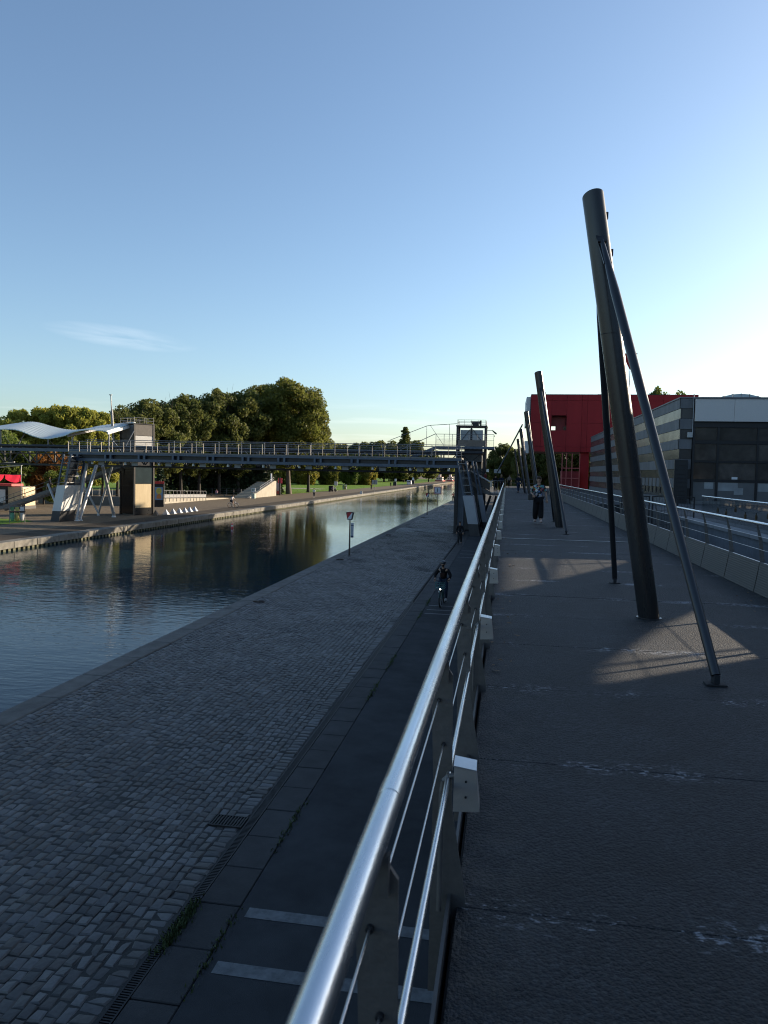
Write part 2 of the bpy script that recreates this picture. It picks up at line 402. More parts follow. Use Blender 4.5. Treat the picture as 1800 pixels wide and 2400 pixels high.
# ---- left bank coping and weep teeth
lcop = mat('left_coping', (.24,.225,.195), .9, spec=.1, col2=(.13,.122,.105), scale=1.5, bump=.6, bscale=20, rnd=.08)
bank = bpy.data.objects['bank']
for k in range(150):
    y0 = 36+k*2.6; jx = rng.uniform(-.03,.03)
    MB().bbox(LB-.72, LB+.32+jx, y0+.015, y0+2.585, ZW+.17, ZQ+.03+rng.uniform(-.015,.02), .03).build('coping_stone', lcop, bank)
tm = MB()
for k in range(520): y0 = 36+k*.52; tm.box(LB-.3, LB+.22, y0, y0+.26, ZW-.2, ZW+.168)
tag(tm.build('wall_teeth', mat('mossy_concrete', (.15,.14,.085), .9, col2=(.09,.095,.05), scale=4), bank), kind='stuff')
tag(MB().box(LB-.7, LB-.05, -40, 900, -6.4, ZQ-.31).build('bank_wall', mat('bank_wall_dark', (.05,.05,.035), .9, vary=.4, scale=2)), kind='structure')

# ---- lawn
lawnm = mat('lawn_grass', (.17,.26,.045), .9, col2=(.11,.18,.03), scale=.35, bump=1.0, bscale=6, detail=8, spec=.05)
tag(MB().add([(-300,156,ZQ+.02),(-47.5,156,ZQ+.02),(-45.6,200,ZQ+.02),(-44.5,300,ZQ+.02),(-44.5,620,ZQ+.02),(-300,620,ZQ+.02)], [(0,1,2,3,4,5)]).build('lawn', lawnm), kind='structure')
tag(MB().add([(-90,30,ZQ+.02),(-43.8,30,ZQ+.02),(-43.8,63.6,ZQ+.02),(-46,65.6,ZQ+.02),(-60,66.2,ZQ+.02),(-90,66.2,ZQ+.02)], [(0,1,2,3,4,5)]).build('grass_verge', lawnm), kind='structure')
tag(MB().add([(-120,214,ZQ+.03),(-52,206,ZQ+.03),(-52,213,ZQ+.03),(-120,222,ZQ+.03)], [(0,1,2,3)]).build('lawn_path', mat('sand_path', (.33,.28,.22), .9, vary=.25, scale=.6)), kind='structure')
gb = MB(); r = random.Random(5)
for _ in range(9000):
    y = 150+(r.random()**1.6)*120; x = -46.5-r.random()*45; h = r.uniform(.05,.12); a = r.uniform(0, 3.14); dx, dy = math.cos(a)*.03, math.sin(a)*.03
    if y < 158: continue
    gb.add([(x-dx,y-dy,0),(x+dx,y+dy,0),(x+r.uniform(-.05,.05),y,h)], [(0,1,2)])
g_ = gb.build('grass', lawnm); g_.location.z = ZQ+.02; tag(g_, 'sunlit short green grass of the lawn beyond the canal', 'grass', kind='stuff')
# ================================================================== WALKWAY
def deck_mat():
    M = bpy.data.materials.new('deck_asphalt'); M.use_nodes = True; t = M.node_tree; N = t.nodes; L = t.links
    b = N['Principled BSDF']; b.inputs['Roughness'].default_value = .72; b.inputs['Specular IOR Level'].default_value = .4
    g = N.new('ShaderNodeNewGeometry'); P = g.outputs['Position']
    def noise(sc, det=4, ro=.6):
        n = N.new('ShaderNodeTexNoise'); n.inputs['Scale'].default_value = sc; n.inputs['Detail'].default_value = det; n.inputs['Roughness'].default_value = ro; L.new(P, n.inputs['Vector']); return n.outputs[0]
    def rng_(v, a, b_, c, d):
        n = N.new('ShaderNodeMapRange'); n.inputs[1].default_value = a; n.inputs[2].default_value = b_; n.inputs[3].default_value = c; n.inputs[4].default_value = d; L.new(v, n.inputs[0]); return n.outputs[0]
    def mth(op, a, b_=None):
        n = N.new('ShaderNodeMath'); n.operation = op
        for i, v in enumerate((a, b_)):
            if v is None: continue
            if isinstance(v, (int, float)): n.inputs[i].default_value = v
            else: L.new(v, n.inputs[i])
        return n.outputs[0]
    vo = N.new('ShaderNodeTexVoronoi'); vo.inputs['Scale'].default_value = 62; L.new(P, vo.inputs['Vector'])
    vo2 = N.new('ShaderNodeTexVoronoi'); vo2.inputs['Scale'].default_value = 150; L.new(P, vo2.inputs['Vector'])
    sc = N.new('ShaderNodeSeparateColor'); L.new(vo.outputs['Color'], sc.inputs[0])
    base = N.new('ShaderNodeMix'); base.data_type = 'RGBA'
    base.inputs['A'].default_value = (.007,.0090,.0115,1); base.inputs['B'].default_value = (.033,.037,.042,1)
    L.new(mth('MULTIPLY', rng_(sc.outputs[0], .35, 1, 0, 1), rng_(noise(1.1, 5), .3, .7, .25, 1)), base.inputs['Factor'])
    big = N.new('ShaderNodeMix'); big.data_type = 'RGBA'; big.blend_type = 'MULTIPLY'; big.inputs['Factor'].default_value = 1
    cv = N.new('ShaderNodeCombineColor'); bv = mth('MULTIPLY', rng_(noise(.7, 6, .7), .3, .7, .62, 1.5), mth('MULTIPLY', rng_(noise(.16, 3, .5), .35, .65, .8, 1.25), rng_(noise(2.6, 2, .4), .56, .60, 1.0, .78))); [L.new(bv, cv.inputs[i]) for i in range(3)]
    L.new(base.outputs['Result'], big.inputs['A']); L.new(cv.outputs[0], big.inputs['B'])
    # flaking white filler along the slab joints
    sp = N.new('ShaderNodeSeparateXYZ'); L.new(P, sp.inputs[0])
    yj = mth('FRACT', mth('DIVIDE', mth('SUBTRACT', sp.outputs[1], 2.9), 1.58))
    dj = mth('MINIMUM', yj, mth('SUBTRACT', 1.0, yj))
    near = rng_(dj, .0, .15, 1, 0)
    mpp = N.new('ShaderNodeMapping'); mpp.inputs['Scale'].default_value = (16, 34, 1); L.new(P, mpp.inputs[0])
    nf = N.new('ShaderNodeTexNoise'); nf.inputs['Scale'].default_value = 1.0; nf.inputs['Detail'].default_value = 7; nf.inputs['Roughness'].default_value = .75; L.new(mpp.outputs[0], nf.inputs['Vector'])
    fl = mth('MULTIPLY', rng_(mth('ADD', nf.outputs[0], mth('MULTIPLY', mth('SUBTRACT', noise(1.15, 4), .5), .9)), .565, .635, 0, .85), rng_(near, .35, .95, 0, 1))
    fin = N.new('ShaderNodeMix'); fin.data_type = 'RGBA'; L.new(fl, fin.inputs['Factor'])
    L.new(big.outputs['Result'], fin.inputs['A']); fin.inputs['B'].default_value = (.28,.30,.33,1)
    L.new(fin.outputs['Result'], b.inputs['Base Color'])
    ed_ = mth('MULTIPLY', rng_(mth('MINIMUM', mth('ADD', sp.outputs[0], .15), mth('SUBTRACT', 3.8, sp.outputs[0])), .0, .45, 1, 0), rng_(noise(5, 6, .7), .45, .62, 0, .5))
    dst = N.new('ShaderNodeMix'); dst.data_type = 'RGBA'; L.new(ed_, dst.inputs['Factor']); L.new(fin.outputs['Result'], dst.inputs['A']); dst.inputs['B'].default_value = (.075,.068,.058,1)
    crk = N.new('ShaderNodeTexVoronoi'); crk.feature = 'DISTANCE_TO_EDGE'; crk.inputs['Scale'].default_value = .45
    wv_ = N.new('ShaderNodeVectorMath'); wv_.operation = 'ADD'; nn_ = N.new('ShaderNodeTexNoise'); nn_.inputs['Scale'].default_value = 2.2; nn_.inputs['Detail'].default_value = 5; L.new(P, nn_.inputs['Vector']); L.new(P, wv_.inputs[0]); L.new(nn_.outputs['Color'], wv_.inputs[1]); L.new(wv_.outputs[0], crk.inputs['Vector'])
    cf_ = mth('MULTIPLY', rng_(crk.outputs['Distance'], .0, .004, .7, 0), rng_(noise(.5, 2), .48, .58, 0, 1))
    ck = N.new('ShaderNodeMix'); ck.data_type = 'RGBA'; L.new(cf_, ck.inputs['Factor']); L.new(dst.outputs['Result'], ck.inputs['A']); ck.inputs['B'].default_value = (.006,.006,.007,1)
    L.new(ck.outputs['Result'], b.inputs['Base Color'])
    h = mth('ADD', vo.outputs['Distance'], mth('MULTIPLY', vo2.outputs['Distance'], .5))
    bp = N.new('ShaderNodeBump'); bp.inputs['Strength'].default_value = .8; bp.inputs['Distance'].default_value = .012; bp.invert = True
    L.new(h, bp.inputs['Height']); L.new(bp.outputs[0], b.inputs['Normal'])
    return M
dm = deck_mat()
wk = tag(MB().box(-.16, 3.82, -4, 110, -.42, -.05).build('walkway', mat('deck_steel', (.055,.058,.062), .6, metal=.3, vary=.3)), kind='structure')
for k in range(-3, 70):
    y0 = 2.9+k*1.58; h = rng.uniform(-.002, .002)
    vs = []; nx, ny = 6, 3
    mb = MB()
    mb.bbox(-.15, 3.80, y0+.0015, y0+1.5785, -.049, h, .004)
    mb.build('deck_slab', dm, wk)
for y in (20.31, 50.9, 82):
    MB().box(-.15, 3.80, y-.03, y+.03, .004, .013).build('joint_cover', mat('joint_steel', (.32,.34,.36), .35, metal=.9, vary=.2), wk)

steel = mat('stainless_tube', (.70,.71,.72), .27, metal=1.0, vary=.16, scale=14, stretch=(1,.12,1), bump=.03, bscale=220)
wire = mat('stainless_wire', (.55,.55,.56), .3, metal=1.0)
postm = mat('post_steel', (.15,.145,.14), .52, metal=.55, vary=.25, scale=14, bump=.1, bscale=60, rnd=.08)
boxm = mat('brushed_box', (.50,.49,.48), .42, metal=.75, vary=.18, scale=9, bump=.05)
dark = mat('dark_steel', (.035,.037,.042), .42, metal=.5, vary=.25, scale=8)

# ---- near (canal side) railing
RX = -.235
lr = empty('railing', (-.22, 0, 0), 'stainless tube railing with wires and box lamps along the canal side of walkway', 'railing')
def lb(mb, n, m, par=lr): o = mb.build(n, m, par); o.location = (.22, 0, 0); return o
for a, b_ in ((-.6,1.62),(1.62,7.6),(7.6,13.6),(13.6,19.6),(19.6,40),(40,64)):
    lb(MB().tube((RX,a+.0015,1.0),(RX,b_-.0015,1.0),.0275,n=20), 'handrail', steel)
lb(MB().tube((RX,1.585,1.0),(RX,1.655,1.0),.0288,n=20), 'sleeve', steel)
lb(MB().tube((RX,7.57,1.0),(RX,7.63,1.0),.0288,n=20), 'sleeve', steel)
def wire_run(z, x, r, name, m, y1=64):
    pts = [(x, -.6+k*3, z) for k in range(int(y1/3)+1)]
    lb(MB().tube((x,-.6,z),(x,y1,z),r,n=8), name, m)
wire_run(.83, RX-.003, .003, 'wire', wire); wire_run(.655, RX+.02, .003, 'wire', wire)
for k in range(22):
    y0 = 1.4+k*3-1.5+.012; lb(MB().tube((RX+.045,y0,.545),(RX+.045,y0+2.96,.545),.011,n=10), 'lower_bar', steel)
# flat post: outline in x,z ; foot plate reaches in to the deck edge
out_post = [(RX-.012,.985),(RX+.012,.985),(RX+.050,.93),(RX+.055,.60),(RX+.058,.40),(RX+.12,.04),(RX+.12,-.36),(RX-.02,-.36),(RX-.018,.50),(RX-.03,.80)]
pm = MB().prism(out_post, 'y', -.006, .006).mesh('post'); pm.materials.append(postm)
fork = MB().prism([(RX+.016,.905),(RX+.034,.905),(RX+.034,.99),(RX+.016,.975)], 'y', -.03, -.0065).mesh('post_fork'); fork.materials.append(postm)
ferr = MB().tube((RX-.003,-.016,.83),(RX-.003,.016,.83),.0085,n=10).mesh('wire_ferrule'); ferr.materials.append(dark)
ferr2 = MB().tube((RX+.02,-.016,.655),(RX+.02,.016,.655),.0085,n=10).mesh('wire_ferrule'); ferr2.materials.append(dark)
lbx = MB().prism([(-.165,.44),(-.065,.445),(-.082,.60),(-.163,.612)], 'y', -.05, .05).mesh('lamp_box'); lbx.materials.append(boxm)
lid = MB().prism([(-.166,.613),(-.080,.601),(-.079,.606),(-.165,.619)], 'y', -.053, .053).mesh('lid'); lid.materials.append(mat('box_lid', (.50,.51,.53), .32, metal=.8, vary=.15))
scrs = []
for z in (.50,.56): scr = MB().tube((-.118,-.0515,z),(-.118,-.056,z),.0045,n=8).mesh('screw'); scr.materials.append(dark); scrs.append(scr)
cnd = MB().path([(-.15,.0,.56),(-.185,0,.555),(-.205,.0,.535),(-.212,.0,.49),(-.213,.0,.02)], .0105, n=10).mesh('conduit'); cnd.materials.append(postm)
for k in range(42):
    y = 1.4+1.5*k
    o = link(bpy.data.objects.new('post', pm), lr); o.location = (.22, y, 0)
    for me in (fork, ferr, ferr2):
        c = link(bpy.data.objects.new(me.name.split('.')[0], me), o)
    if k % 2 == 1:
        bx = link(bpy.data.objects.new('lamp_box', lbx), lr); bx.location = (.22, y-.07, 0); bx.rotation_euler = (0, rng.uniform(-.01,.01), rng.uniform(-.02,.02))
        for me in [lid]+scrs: link(bpy.data.objects.new(me.name.split('.')[0], me), bx)
        c = link(bpy.data.objects.new('conduit', cnd), bx)
lb(MB().box(-.185,-.172,-2,64,-.40,.05), 'edge_plate', mat('edge_plate_steel', (.10,.10,.10), .5, metal=.5, vary=.3, scale=3))

# ---- far side railing with mesh panels
rr = empty('railing', (3.8, 0, 0), 'railing with leaning mesh panels and blade posts on the building side of walkway', 'railing')
def rb(mb, n, m, par=rr): o = mb.build(n, m, par); o.location = (-3.8, 0, 0); return o
for k in range(11): rb(MB().tube((3.78,3+k*6.002,1.06),(3.78,9+k*6.002,1.06),.026,n=14), 'handrail', steel)
for z, x in ((.66,3.825),(.86,3.802)): rb(MB().tube((x,3,z),(x,69,z),.004,n=6), 'wire', wire)
def mesh_panel_mat():
    M = bpy.data.materials.new('perforated_panel'); M.use_nodes = True; t = M.node_tree; N = t.nodes; L = t.links
    b = N['Principled BSDF']; b.inputs['Roughness'].default_value = .55; b.inputs['Metallic'].default_value = .4
    tc = N.new('ShaderNodeTexCoord'); wv = N.new('ShaderNodeTexWave'); wv.inputs['Scale'].default_value = 9; wv.bands_direction = 'Z'; L.new(tc.outputs['Object'], wv.inputs['Vector'])
    nz = N.new('ShaderNodeTexNoise'); nz.inputs['Scale'].default_value = 4; L.new(tc.outputs['Object'], nz.inputs['Vector'])
    mx = N.new('ShaderNodeMix'); mx.data_type = 'RGBA'; mx.inputs['A'].default_value = (.085,.083,.08,1); mx.inputs['B'].default_value = (.14,.136,.13,1)
    ad = N.new('ShaderNodeMath'); ad.operation = 'MULTIPLY'; L.new(wv.outputs[0], ad.inputs[0]); L.new(nz.outputs[0], ad.inputs[1]); L.new(ad.outputs[0], mx.inputs['Factor'])
    L.new(mx.outputs['Result'], b.inputs['Base Color'])
    bp = N.new('ShaderNodeBump'); bp.inputs['Strength'].default_value = .2; bp.inputs['Distance'].default_value = .01; L.new(wv.outputs[0], bp.inputs['Height']); L.new(bp.outputs[0], b.inputs['Normal'])
    return M
pmat = mesh_panel_mat()
P0 = MB().add([(3.77,.02,.005),(3.77,1.565,.005),(3.845,1.565,.455),(3.845,.02,.455),(3.785,.02,.005),(3.785,1.565,.005),(3.86,1.565,.455),(3.86,.02,.455)],
              [(0,1,2,3),(4,7,6,5),(0,4,5,1),(1,5,6,2),(2,6,7,3),(3,7,4,0)]).mesh('mesh_panel'); P0.materials.append(pmat)
T0 = MB().beam((3.852,.01,.462),(3.852,1.575,.462),.03,.014).mesh('top_trim'); T0.materials.append(mat('trim_steel', (.34,.35,.36), .35, metal=.9))
B0 = MB().prism([(3.80,.02),(3.90,.02),(3.915,.46),(3.86,.82),(3.79,1.035),(3.772,1.03),(3.815,.80),(3.845,.46)], 'y', -.008, .008).mesh('blade_post'); B0.materials.append(postm)
for k in range(42):
    y = 2.60+1.585*k
    for me, nm in ((P0,'mesh_panel'),(T0,'top_trim'),(B0,'blade_post')):
        o = link(bpy.data.objects.new(nm, me), rr); o.location = (-3.8, y, 0)

# fallen leaves blown against the edges of the deck
rl = random.Random(17); lm_ = MB()
for _ in range(130):
    x = (-.10+abs(rl.gauss(0, .16))) if rl.random() < .45 else (3.72-abs(rl.gauss(0, .35)) if rl.random() < .75 else rl.uniform(0, 3.6)); y = 6.5+rl.random()**1.5*30
    a = rl.uniform(0, 6.28); s_ = rl.uniform(.012, .03); c_, d_ = math.cos(a)*s_, math.sin(a)*s_; zz = [rl.uniform(.006, .02) for _ in range(4)]
    lm_.add([(x-c_*1.3,y-d_*1.3,zz[0]),(x+d_*.7,y-c_*.7,zz[1]),(x+c_*1.3,y+d_*1.3,zz[2]),(x-d_*.7,y+c_*.7,zz[3])], [(0,1,2),(0,2,3)])
tag(lm_.build('fallen_leaves', mat('dry_leaf', (.16,.10,.045), .8, col2=(.09,.05,.025), scale=3)), 'dry fallen leaves scattered over the walkway deck', 'leaves', kind='stuff')

# ---- leaning masts with their two props
mastm = mat('mast_paint', (.028,.029,.031), .27, metal=.25, vary=.35, scale=1.2, stretch=(4,4,.5), bump=.04, bscale=40)
strutm = mat('strut_paint', (.030,.034,.040), .32, metal=.2, vary=.25, scale=2)
mnames = ['nearest tall leaning dark steel mast with two tube props on the walkway', 'second dark leaning mast from the camera beside the woman in floral blouse',
          'third leaning mast along the walkway, in front of red building edge', 'fourth leaning mast along the walkway, with stay rods from its top',
          'fifth leaning mast along the walkway, short in the distance', 'farthest leaning mast at the end of walkway']
lean = -.165
for k, y in enumerate((9.49, 25.4, 41.2, 57, 72.6, 101)):
    e = empty('mast', (1.77, y, 0), mnames[k], 'mast', 'leaning masts along the walkway')
    H = 5.10
    sh = MB(); n = 28; vs = []; R = .125
    for z in (-.02, H):
        for i in range(n):
            a = 2*math.pi*i/n; vs.append((R*math.cos(a)+lean*z, R*math.sin(a), z+(R*math.cos(a)*.16+R*math.sin(a)*-.35 if z > 1 else 0)))
    sh.add(vs, [(i,(i+1)%n,n+(i+1)%n,n+i) for i in range(n)], True); sh.add(vs[n:], [tuple(range(n))])
    sh.build('shaft', mastm, e)
    MB().tube((0,0,0),(0,0,.008),.15,n=24).build('base_flange', strutm, e)
    zt = 4.60; tx = lean*zt
    for s in (-1, 1):
        foot = Vector((.0, s*2.96, .02)); top = Vector((tx, s*.17, zt))
        d = (foot-top).normalized()
        p = MB().tube(foot+Vector((0,0,.06)), top+d*.95, .040, .052, n=16).tube(top+d*.95, top+d*.12, .052, .024, n=16)
        pr = p.build('prop', strutm, e)
        MB().beam(top-d*.28+Vector((0,-s*.10,0)), top+d*.5, .014, .09, (1,0,0)).build('gusset_plate', mastm, pr)
        MB().tube(top+d*.13+Vector((-.05,0,0)), top+d*.13+Vector((.05,0,0)), .022, n=10).build('pin', dark, pr)
        MB().bbox(-.085,.085,s*2.96-.06,s*2.96+.06,.003,.014,.005).build('foot_plate', mat('foot_plate_dark', (.030,.031,.033), .75, vary=.4, scale=30, spec=.2), pr); MB().box(-.022,.022,s*2.96-.05,s*2.96+.05,.018,.09).build('foot_lug', strutm, pr)
    for z in (1.72, 3.44):
        MB().torus((lean*z,0,z), R+.001, .0035, 'z', 28, 6).build('weld_seam', mastm, e)
    for z in (4.86, 4.42):
        MB().box(R+lean*z-.005, R+lean*z+.022, -.02, .02, z-.04, z+.04).build('bolt_lug', dark, e)
st = empty('stay_rods', (-.63, 56, 0), 'pair of thin dark stay rods slanting down left from the fourth mast', 'rods')
for dy in (-.3, .9):
    o = MB().tube((1.02,56+dy,5.4),(-.72,56+dy*1.6,1.85),.045,n=8).build('rod', strutm, st); o.location = (.63,-56,0)
# ================================================================== RIGHT BANK BUILDINGS
concg = mat('grey_panel', (.165,.17,.18), .6, vary=.28, scale=1.6, stretch=(1,1,.2), rnd=.07, spec=.3)
glassd = mat('dark_glass', (.095,.085,.076), .06, vary=.6, scale=1.1, spec=.6, rnd=.3)  # uneven brown tone stands in for reflections and the interior behind the panes
glassb = mat('band_glass', (.085,.082,.080), .22, vary=.25, scale=.5, spec=.22, rnd=.25)
mull = mat('black_mullion', (.012,.012,.014), .45)

b = empty('striped_hall', (10, 46.6, -3.6), 'long low hall clad in alternating grey panels and dark glass bands beside the walkway', 'building')
def sb(mb, n, m, par=None):
    o = mb.build(n, m, par or b); o.location = (-10,-46.6,3.6) if par is None else (0,0,0); return o
sb(MB().box(10.12, 40, 46.8, 94.4, -3.6, 6.35), 'core', mat('hall_core', (.06,.06,.065), .8))
zs = [6.42,5.83,5.23,4.61,4.02,3.44,2.84,2.25,1.70,1.12,.5,-.2]
for i in range(len(zs)-1):
    z1, z0 = zs[i], zs[i+1]
    glass = i % 2 == 1
    n = 16; L_ = (94.4-46.62)/n
    for k in range(n):
        y0 = 46.62+k*L_; x = 10.03 if glass else 10.0
        if glass: sb(MB().box(x, 10.115, y0+.01, y0+L_-.01, z0+.012, z1-.012), 'glass_pane', glassb)
        else: sb(MB().bbox(x, 10.115, y0+.008, y0+L_-.008, z0+.004, z1-.004, .008), 'wall_panel', concg)
    # return face towards the camera
    if glass: sb(MB().box(10.12, 10.72, 46.63, 46.79, z0+.012, z1-.012), 'glass_pane', glassb)
    else: sb(MB().bbox(10.0, 10.72, 46.60, 46.79, z0+.004, z1-.004, .008), 'wall_panel', concg)
for k in range(7):
    sb(MB().box(9.985, 10.005, 50.2+k*1.35, 50.5+k*1.35, .72, 1.68), 'slot_window', mull)
sb(MB().box(9.95, 40, 46.55, 94.5, 6.42, 6.50), 'roof_edge', mat('roof_trim', (.16,.165,.175), .5, vary=.2))
sb(MB().tube((10.72,46.53,6.66),(10.72,46.53,4.2),.028,n=8), 'rain_pipe', mat('pipe_grey', (.30,.31,.33), .45))
sb(MB().bbox(10.42,10.70,46.36,46.58,4.12,4.42,.02), 'alarm_box', mat('box_cream', (.42,.42,.40), .6))
# tall dark service door
sb(MB().box(9.77,10.42,46.2,46.28,.2,2.73).box(9.72,9.77,46.18,46.3,.2,2.80).box(10.42,10.47,46.18,46.3,.2,2.80).box(9.77,10.42,46.18,46.3,2.73,2.80), 'door', mat('door_dark', (.02,.022,.025), .4, vary=.2))
for k in range(9): sb(MB().box(9.79,10.40,46.17,46.195,.45+k*.25,.47+k*.25), 'door_grille', mull)

g = empty('glazed_hall', (10.75, 46.6, -3.6), 'glazed pavilion front with pale perforated fascia and black mullions at right edge', 'building')
def gb_(mb, n, m, par=None): return build_each(mb, n, m, par or g, (-10.75,-46.6,3.6))
fas = mat('fascia_perforated', (.60,.575,.55), .55, vary=.10, scale=30, bump=.25, bscale=60, rnd=.03)
for k in range(5):
    x0 = 10.78+k*2.35+(0 if k == 0 else -.2); x1 = x0+2.34-(.2 if k == 0 else 0)
    gb_(MB().bbox(x0, x1, 46.25, 46.45, 5.06, 6.36, .012), 'fascia_panel', fas)
gb_(MB().box(10.76, 40, 46.2, 60, 6.37, 6.46), 'roof', MATS['roof_trim'])
gb_(MB().box(10.76, 40, 46.46, 46.78, 4.72, 5.05), 'soffit_beam', mull)
gb_(MB().box(10.76, 40, 48.4, 60, -3.6, 6.3), 'interior', mat('interior_wall', (.06,.048,.038), .8, vary=.5, scale=.8))
gb_(MB().box(10.76, 40, 46.5, 48.4, -3.6, .40), 'plinth', mat('plinth_grey', (.16,.165,.17), .7, vary=.2))
mx_ = [10.80, 12.16, 14.35, 16.54, 18.7, 20.9]
for x in mx_: gb_(MB().box(x-.06, x+.06, 46.48, 46.62, .4, 4.72), 'mullion', mull)
for z, h in ((3.86,.10),(2.72,.06),(1.60,.07)):
    for a, c in zip(mx_[:-1], mx_[1:]): gb_(MB().box(a+.062, c-.062, 46.49, 46.61, z-h, z+h), 'transom', mull)
pw = mat('white_film', (.34,.36,.37), .5, vary=.35, scale=1.1)
for a, c in zip(mx_[:-1], mx_[1:]):
    for z0, z1 in ((3.97,4.71),(2.79,3.75),(1.68,2.65)):
        gb_(MB().box(a+.064, c-.064, 46.54, 46.552, z0, z1), 'glass_pane', glassd)
    gb_(MB().box(a+.064, c-.064, 46.54, 46.552, .41, 1.52), 'frosted_pane', mat('frosted_pane', (.145,.15,.155), .4, vary=.3, scale=.9, rnd=.15))
    if a > 12: gb_(MB().box(a+.1, a+1.2, 46.525, 46.538, 1.02, 1.50).box(a+1.0, a+1.5, 46.523, 46.536, .8, 1.2), 'paper_sheet', pw)
    else: gb_(MB().box(a+.7, a+1.2, 46.525, 46.538, 1.12, 1.50), 'paper_sheet', pw)
gb_(MB().box(13.0, 13.32, 46.525, 46.538, 1.70, 1.84), 'notice_sheet', mat('notice_white', (.65,.66,.68), .6))
# skylights on the roof: low faceted glass vaults
skm = mat('skylight_glass', (.42,.50,.54), .10, vary=.3, scale=1.5, spec=.8)
for k, (x0, x1, y) in enumerate(((12.6,16.6,52.5),(16.8,20.8,52.5))):
    e = empty('skylight', ((x0+x1)/2, y, 6.46), ('low faceted glass roof skylight above the pale fascia', 'second glass roof skylight cut by the right edge of picture')[k], 'skylight')
    n = 8; w = x1-x0
    arc = [(-w/2+w*i/n, .06+.62*math.sin(math.pi*i/n)**.8) for i in range(n+1)]
    for i in range(n):
        (a, za), (c, zc) = arc[i], arc[i+1]
        MB().add([(a+.03,-1.5,za),(c-.03,-1.5,zc),(c-.03,1.5,zc),(a+.03,1.5,za),(a+.03,-1.5,za+.03),(c-.03,-1.5,zc+.03),(c-.03,1.5,zc+.03),(a+.03,1.5,za+.03)],
                 [(0,1,2,3),(4,7,6,5),(0,4,5,1),(1,5,6,2),(2,6,7,3),(3,7,4,0)]).build('pane', skm, e)
        MB().prism([(a+.03,0),(c-.03,0),(c-.03,zc),(a+.03,za)], 'y', -1.5, -1.47).build('end_pane', skm, e)
    rib = MB()
    for a, za in arc: rib.beam((a,-1.52,za+.02),(a,1.5,za+.02),.05,.05); 
    build_each(rib, 'rib', MATS['pipe_grey'], e)

# ---- terrace between walkway and hall
terr = tag(MB().box(6.74, 60, -10, 46.4, -3.6, .22).build('terrace', mat('terrace_paving', (.075,.078,.08), .85, vary=.3, scale=1.2, bump=.2)), kind='structure')
tag(MB().box(4.4, 9.9, 46.6, 120, -3.6, .05).build('side_walk', mat('side_walk', (.05,.052,.055), .85, vary=.3)), kind='structure')
lw = empty('ledge_wall', (6.5, 20, -3.6), 'low pale concrete ledge wall behind the mesh railing', 'wall')
lcm = mat('ledge_concrete', (.15,.165,.185), .8, vary=.25, scale=2, bump=.3, rnd=.06); ltm = mat('ledge_top', (.22,.225,.235), .75, vary=.2, scale=3, rnd=.05)
for k in range(16):
    y0 = 2+k*1.7
    o = MB().box(6.36, 6.70, y0, y0+1.692, -3.6, .20).build('wall_block', lcm, lw); o.location = (-6.5,-20,3.6)
    o = MB().bbox(6.28, 6.73, y0+.003, y0+1.690, .201, .30, .012).build('cap_stone', ltm, lw); o.location = (-6.5,-20,3.6)
r2 = empty('glass_balustrade', (6.75, 20, .22), 'clear glass balustrade with steel handrail on the terrace at right', 'balustrade')
clear = bpy.data.materials.new('clear_glass'); clear.use_nodes = True
t = clear.node_tree; N = t.nodes; L = t.links; N.clear()
o_ = N.new('ShaderNodeOutputMaterial'); mxs = N.new('ShaderNodeMixShader'); tr = N.new('ShaderNodeBsdfTransparent'); gl = N.new('ShaderNodeBsdfGlossy')
tr.inputs[0].default_value = (.93,.96,.96,1); gl.inputs['Roughness'].default_value = .03; fr = N.new('ShaderNodeFresnel'); fr.inputs[0].default_value = 1.5
gg_ = N.new('ShaderNodeNewGeometry'); mm_ = N.new('ShaderNodeMath'); mm_.operation = 'SUBTRACT'; mm_.use_clamp = True; L.new(fr.outputs[0], mm_.inputs[0]); L.new(gg_.outputs['Backfacing'], mm_.inputs[1]); L.new(mm_.outputs[0], mxs.inputs[0]); L.new(tr.outputs[0], mxs.inputs[1]); L.new(gl.outputs[0], mxs.inputs[2]); L.new(mxs.outputs[0], o_.inputs[0])
for k in range(13):
    y0 = 2.0+k*1.97
    o = MB().box(6.77, 6.785, y0+.015, y0+1.955, .30, 1.05).build('glass_panel', clear, r2); o.location = (-6.75,-20,-.22)
for a, c in ((2,15.6),(15.62,24.0),(24.02,27.6)):
    o = MB().tube((6.778,a,1.10),(6.778,c,1.10),.026,n=12).build('handrail', steel, r2); o.location = (-6.75,-20,-.22)
# string of hanging jar lamps along the balustrade
sgl = empty('lamp_string', (6.86, 20, .9), 'dark cord with hanging jar lamps behind the glass balustrade', 'string lights')
pts = [(6.87, 26.6-k*.32, .93-.17*math.sin(math.pi*((k*.32) % 2.6)/2.6)) for k in range(56)]
o = MB().path(pts, .007, n=5).build('cord', mull, sgl); o.location = (-6.86,-20,-.9)
jar = mat('jar_amber', (.12,.07,.035), .25, vary=.3, scale=20)
for k in range(2, 54, 3):
    x, y, z = pts[k]
    o = MB().tube((x,y,z-.05),(x,y,z-.09),.02,.035,n=8).tube((x,y,z-.09),(x,y,z-.20),.035,.032,n=10).build('jar', jar, sgl); o.location = (-6.86,-20,-.9)
    c = MB().tube((x,y,z),(x,y,z-.05),.016,n=8).build('lid', mull, o)
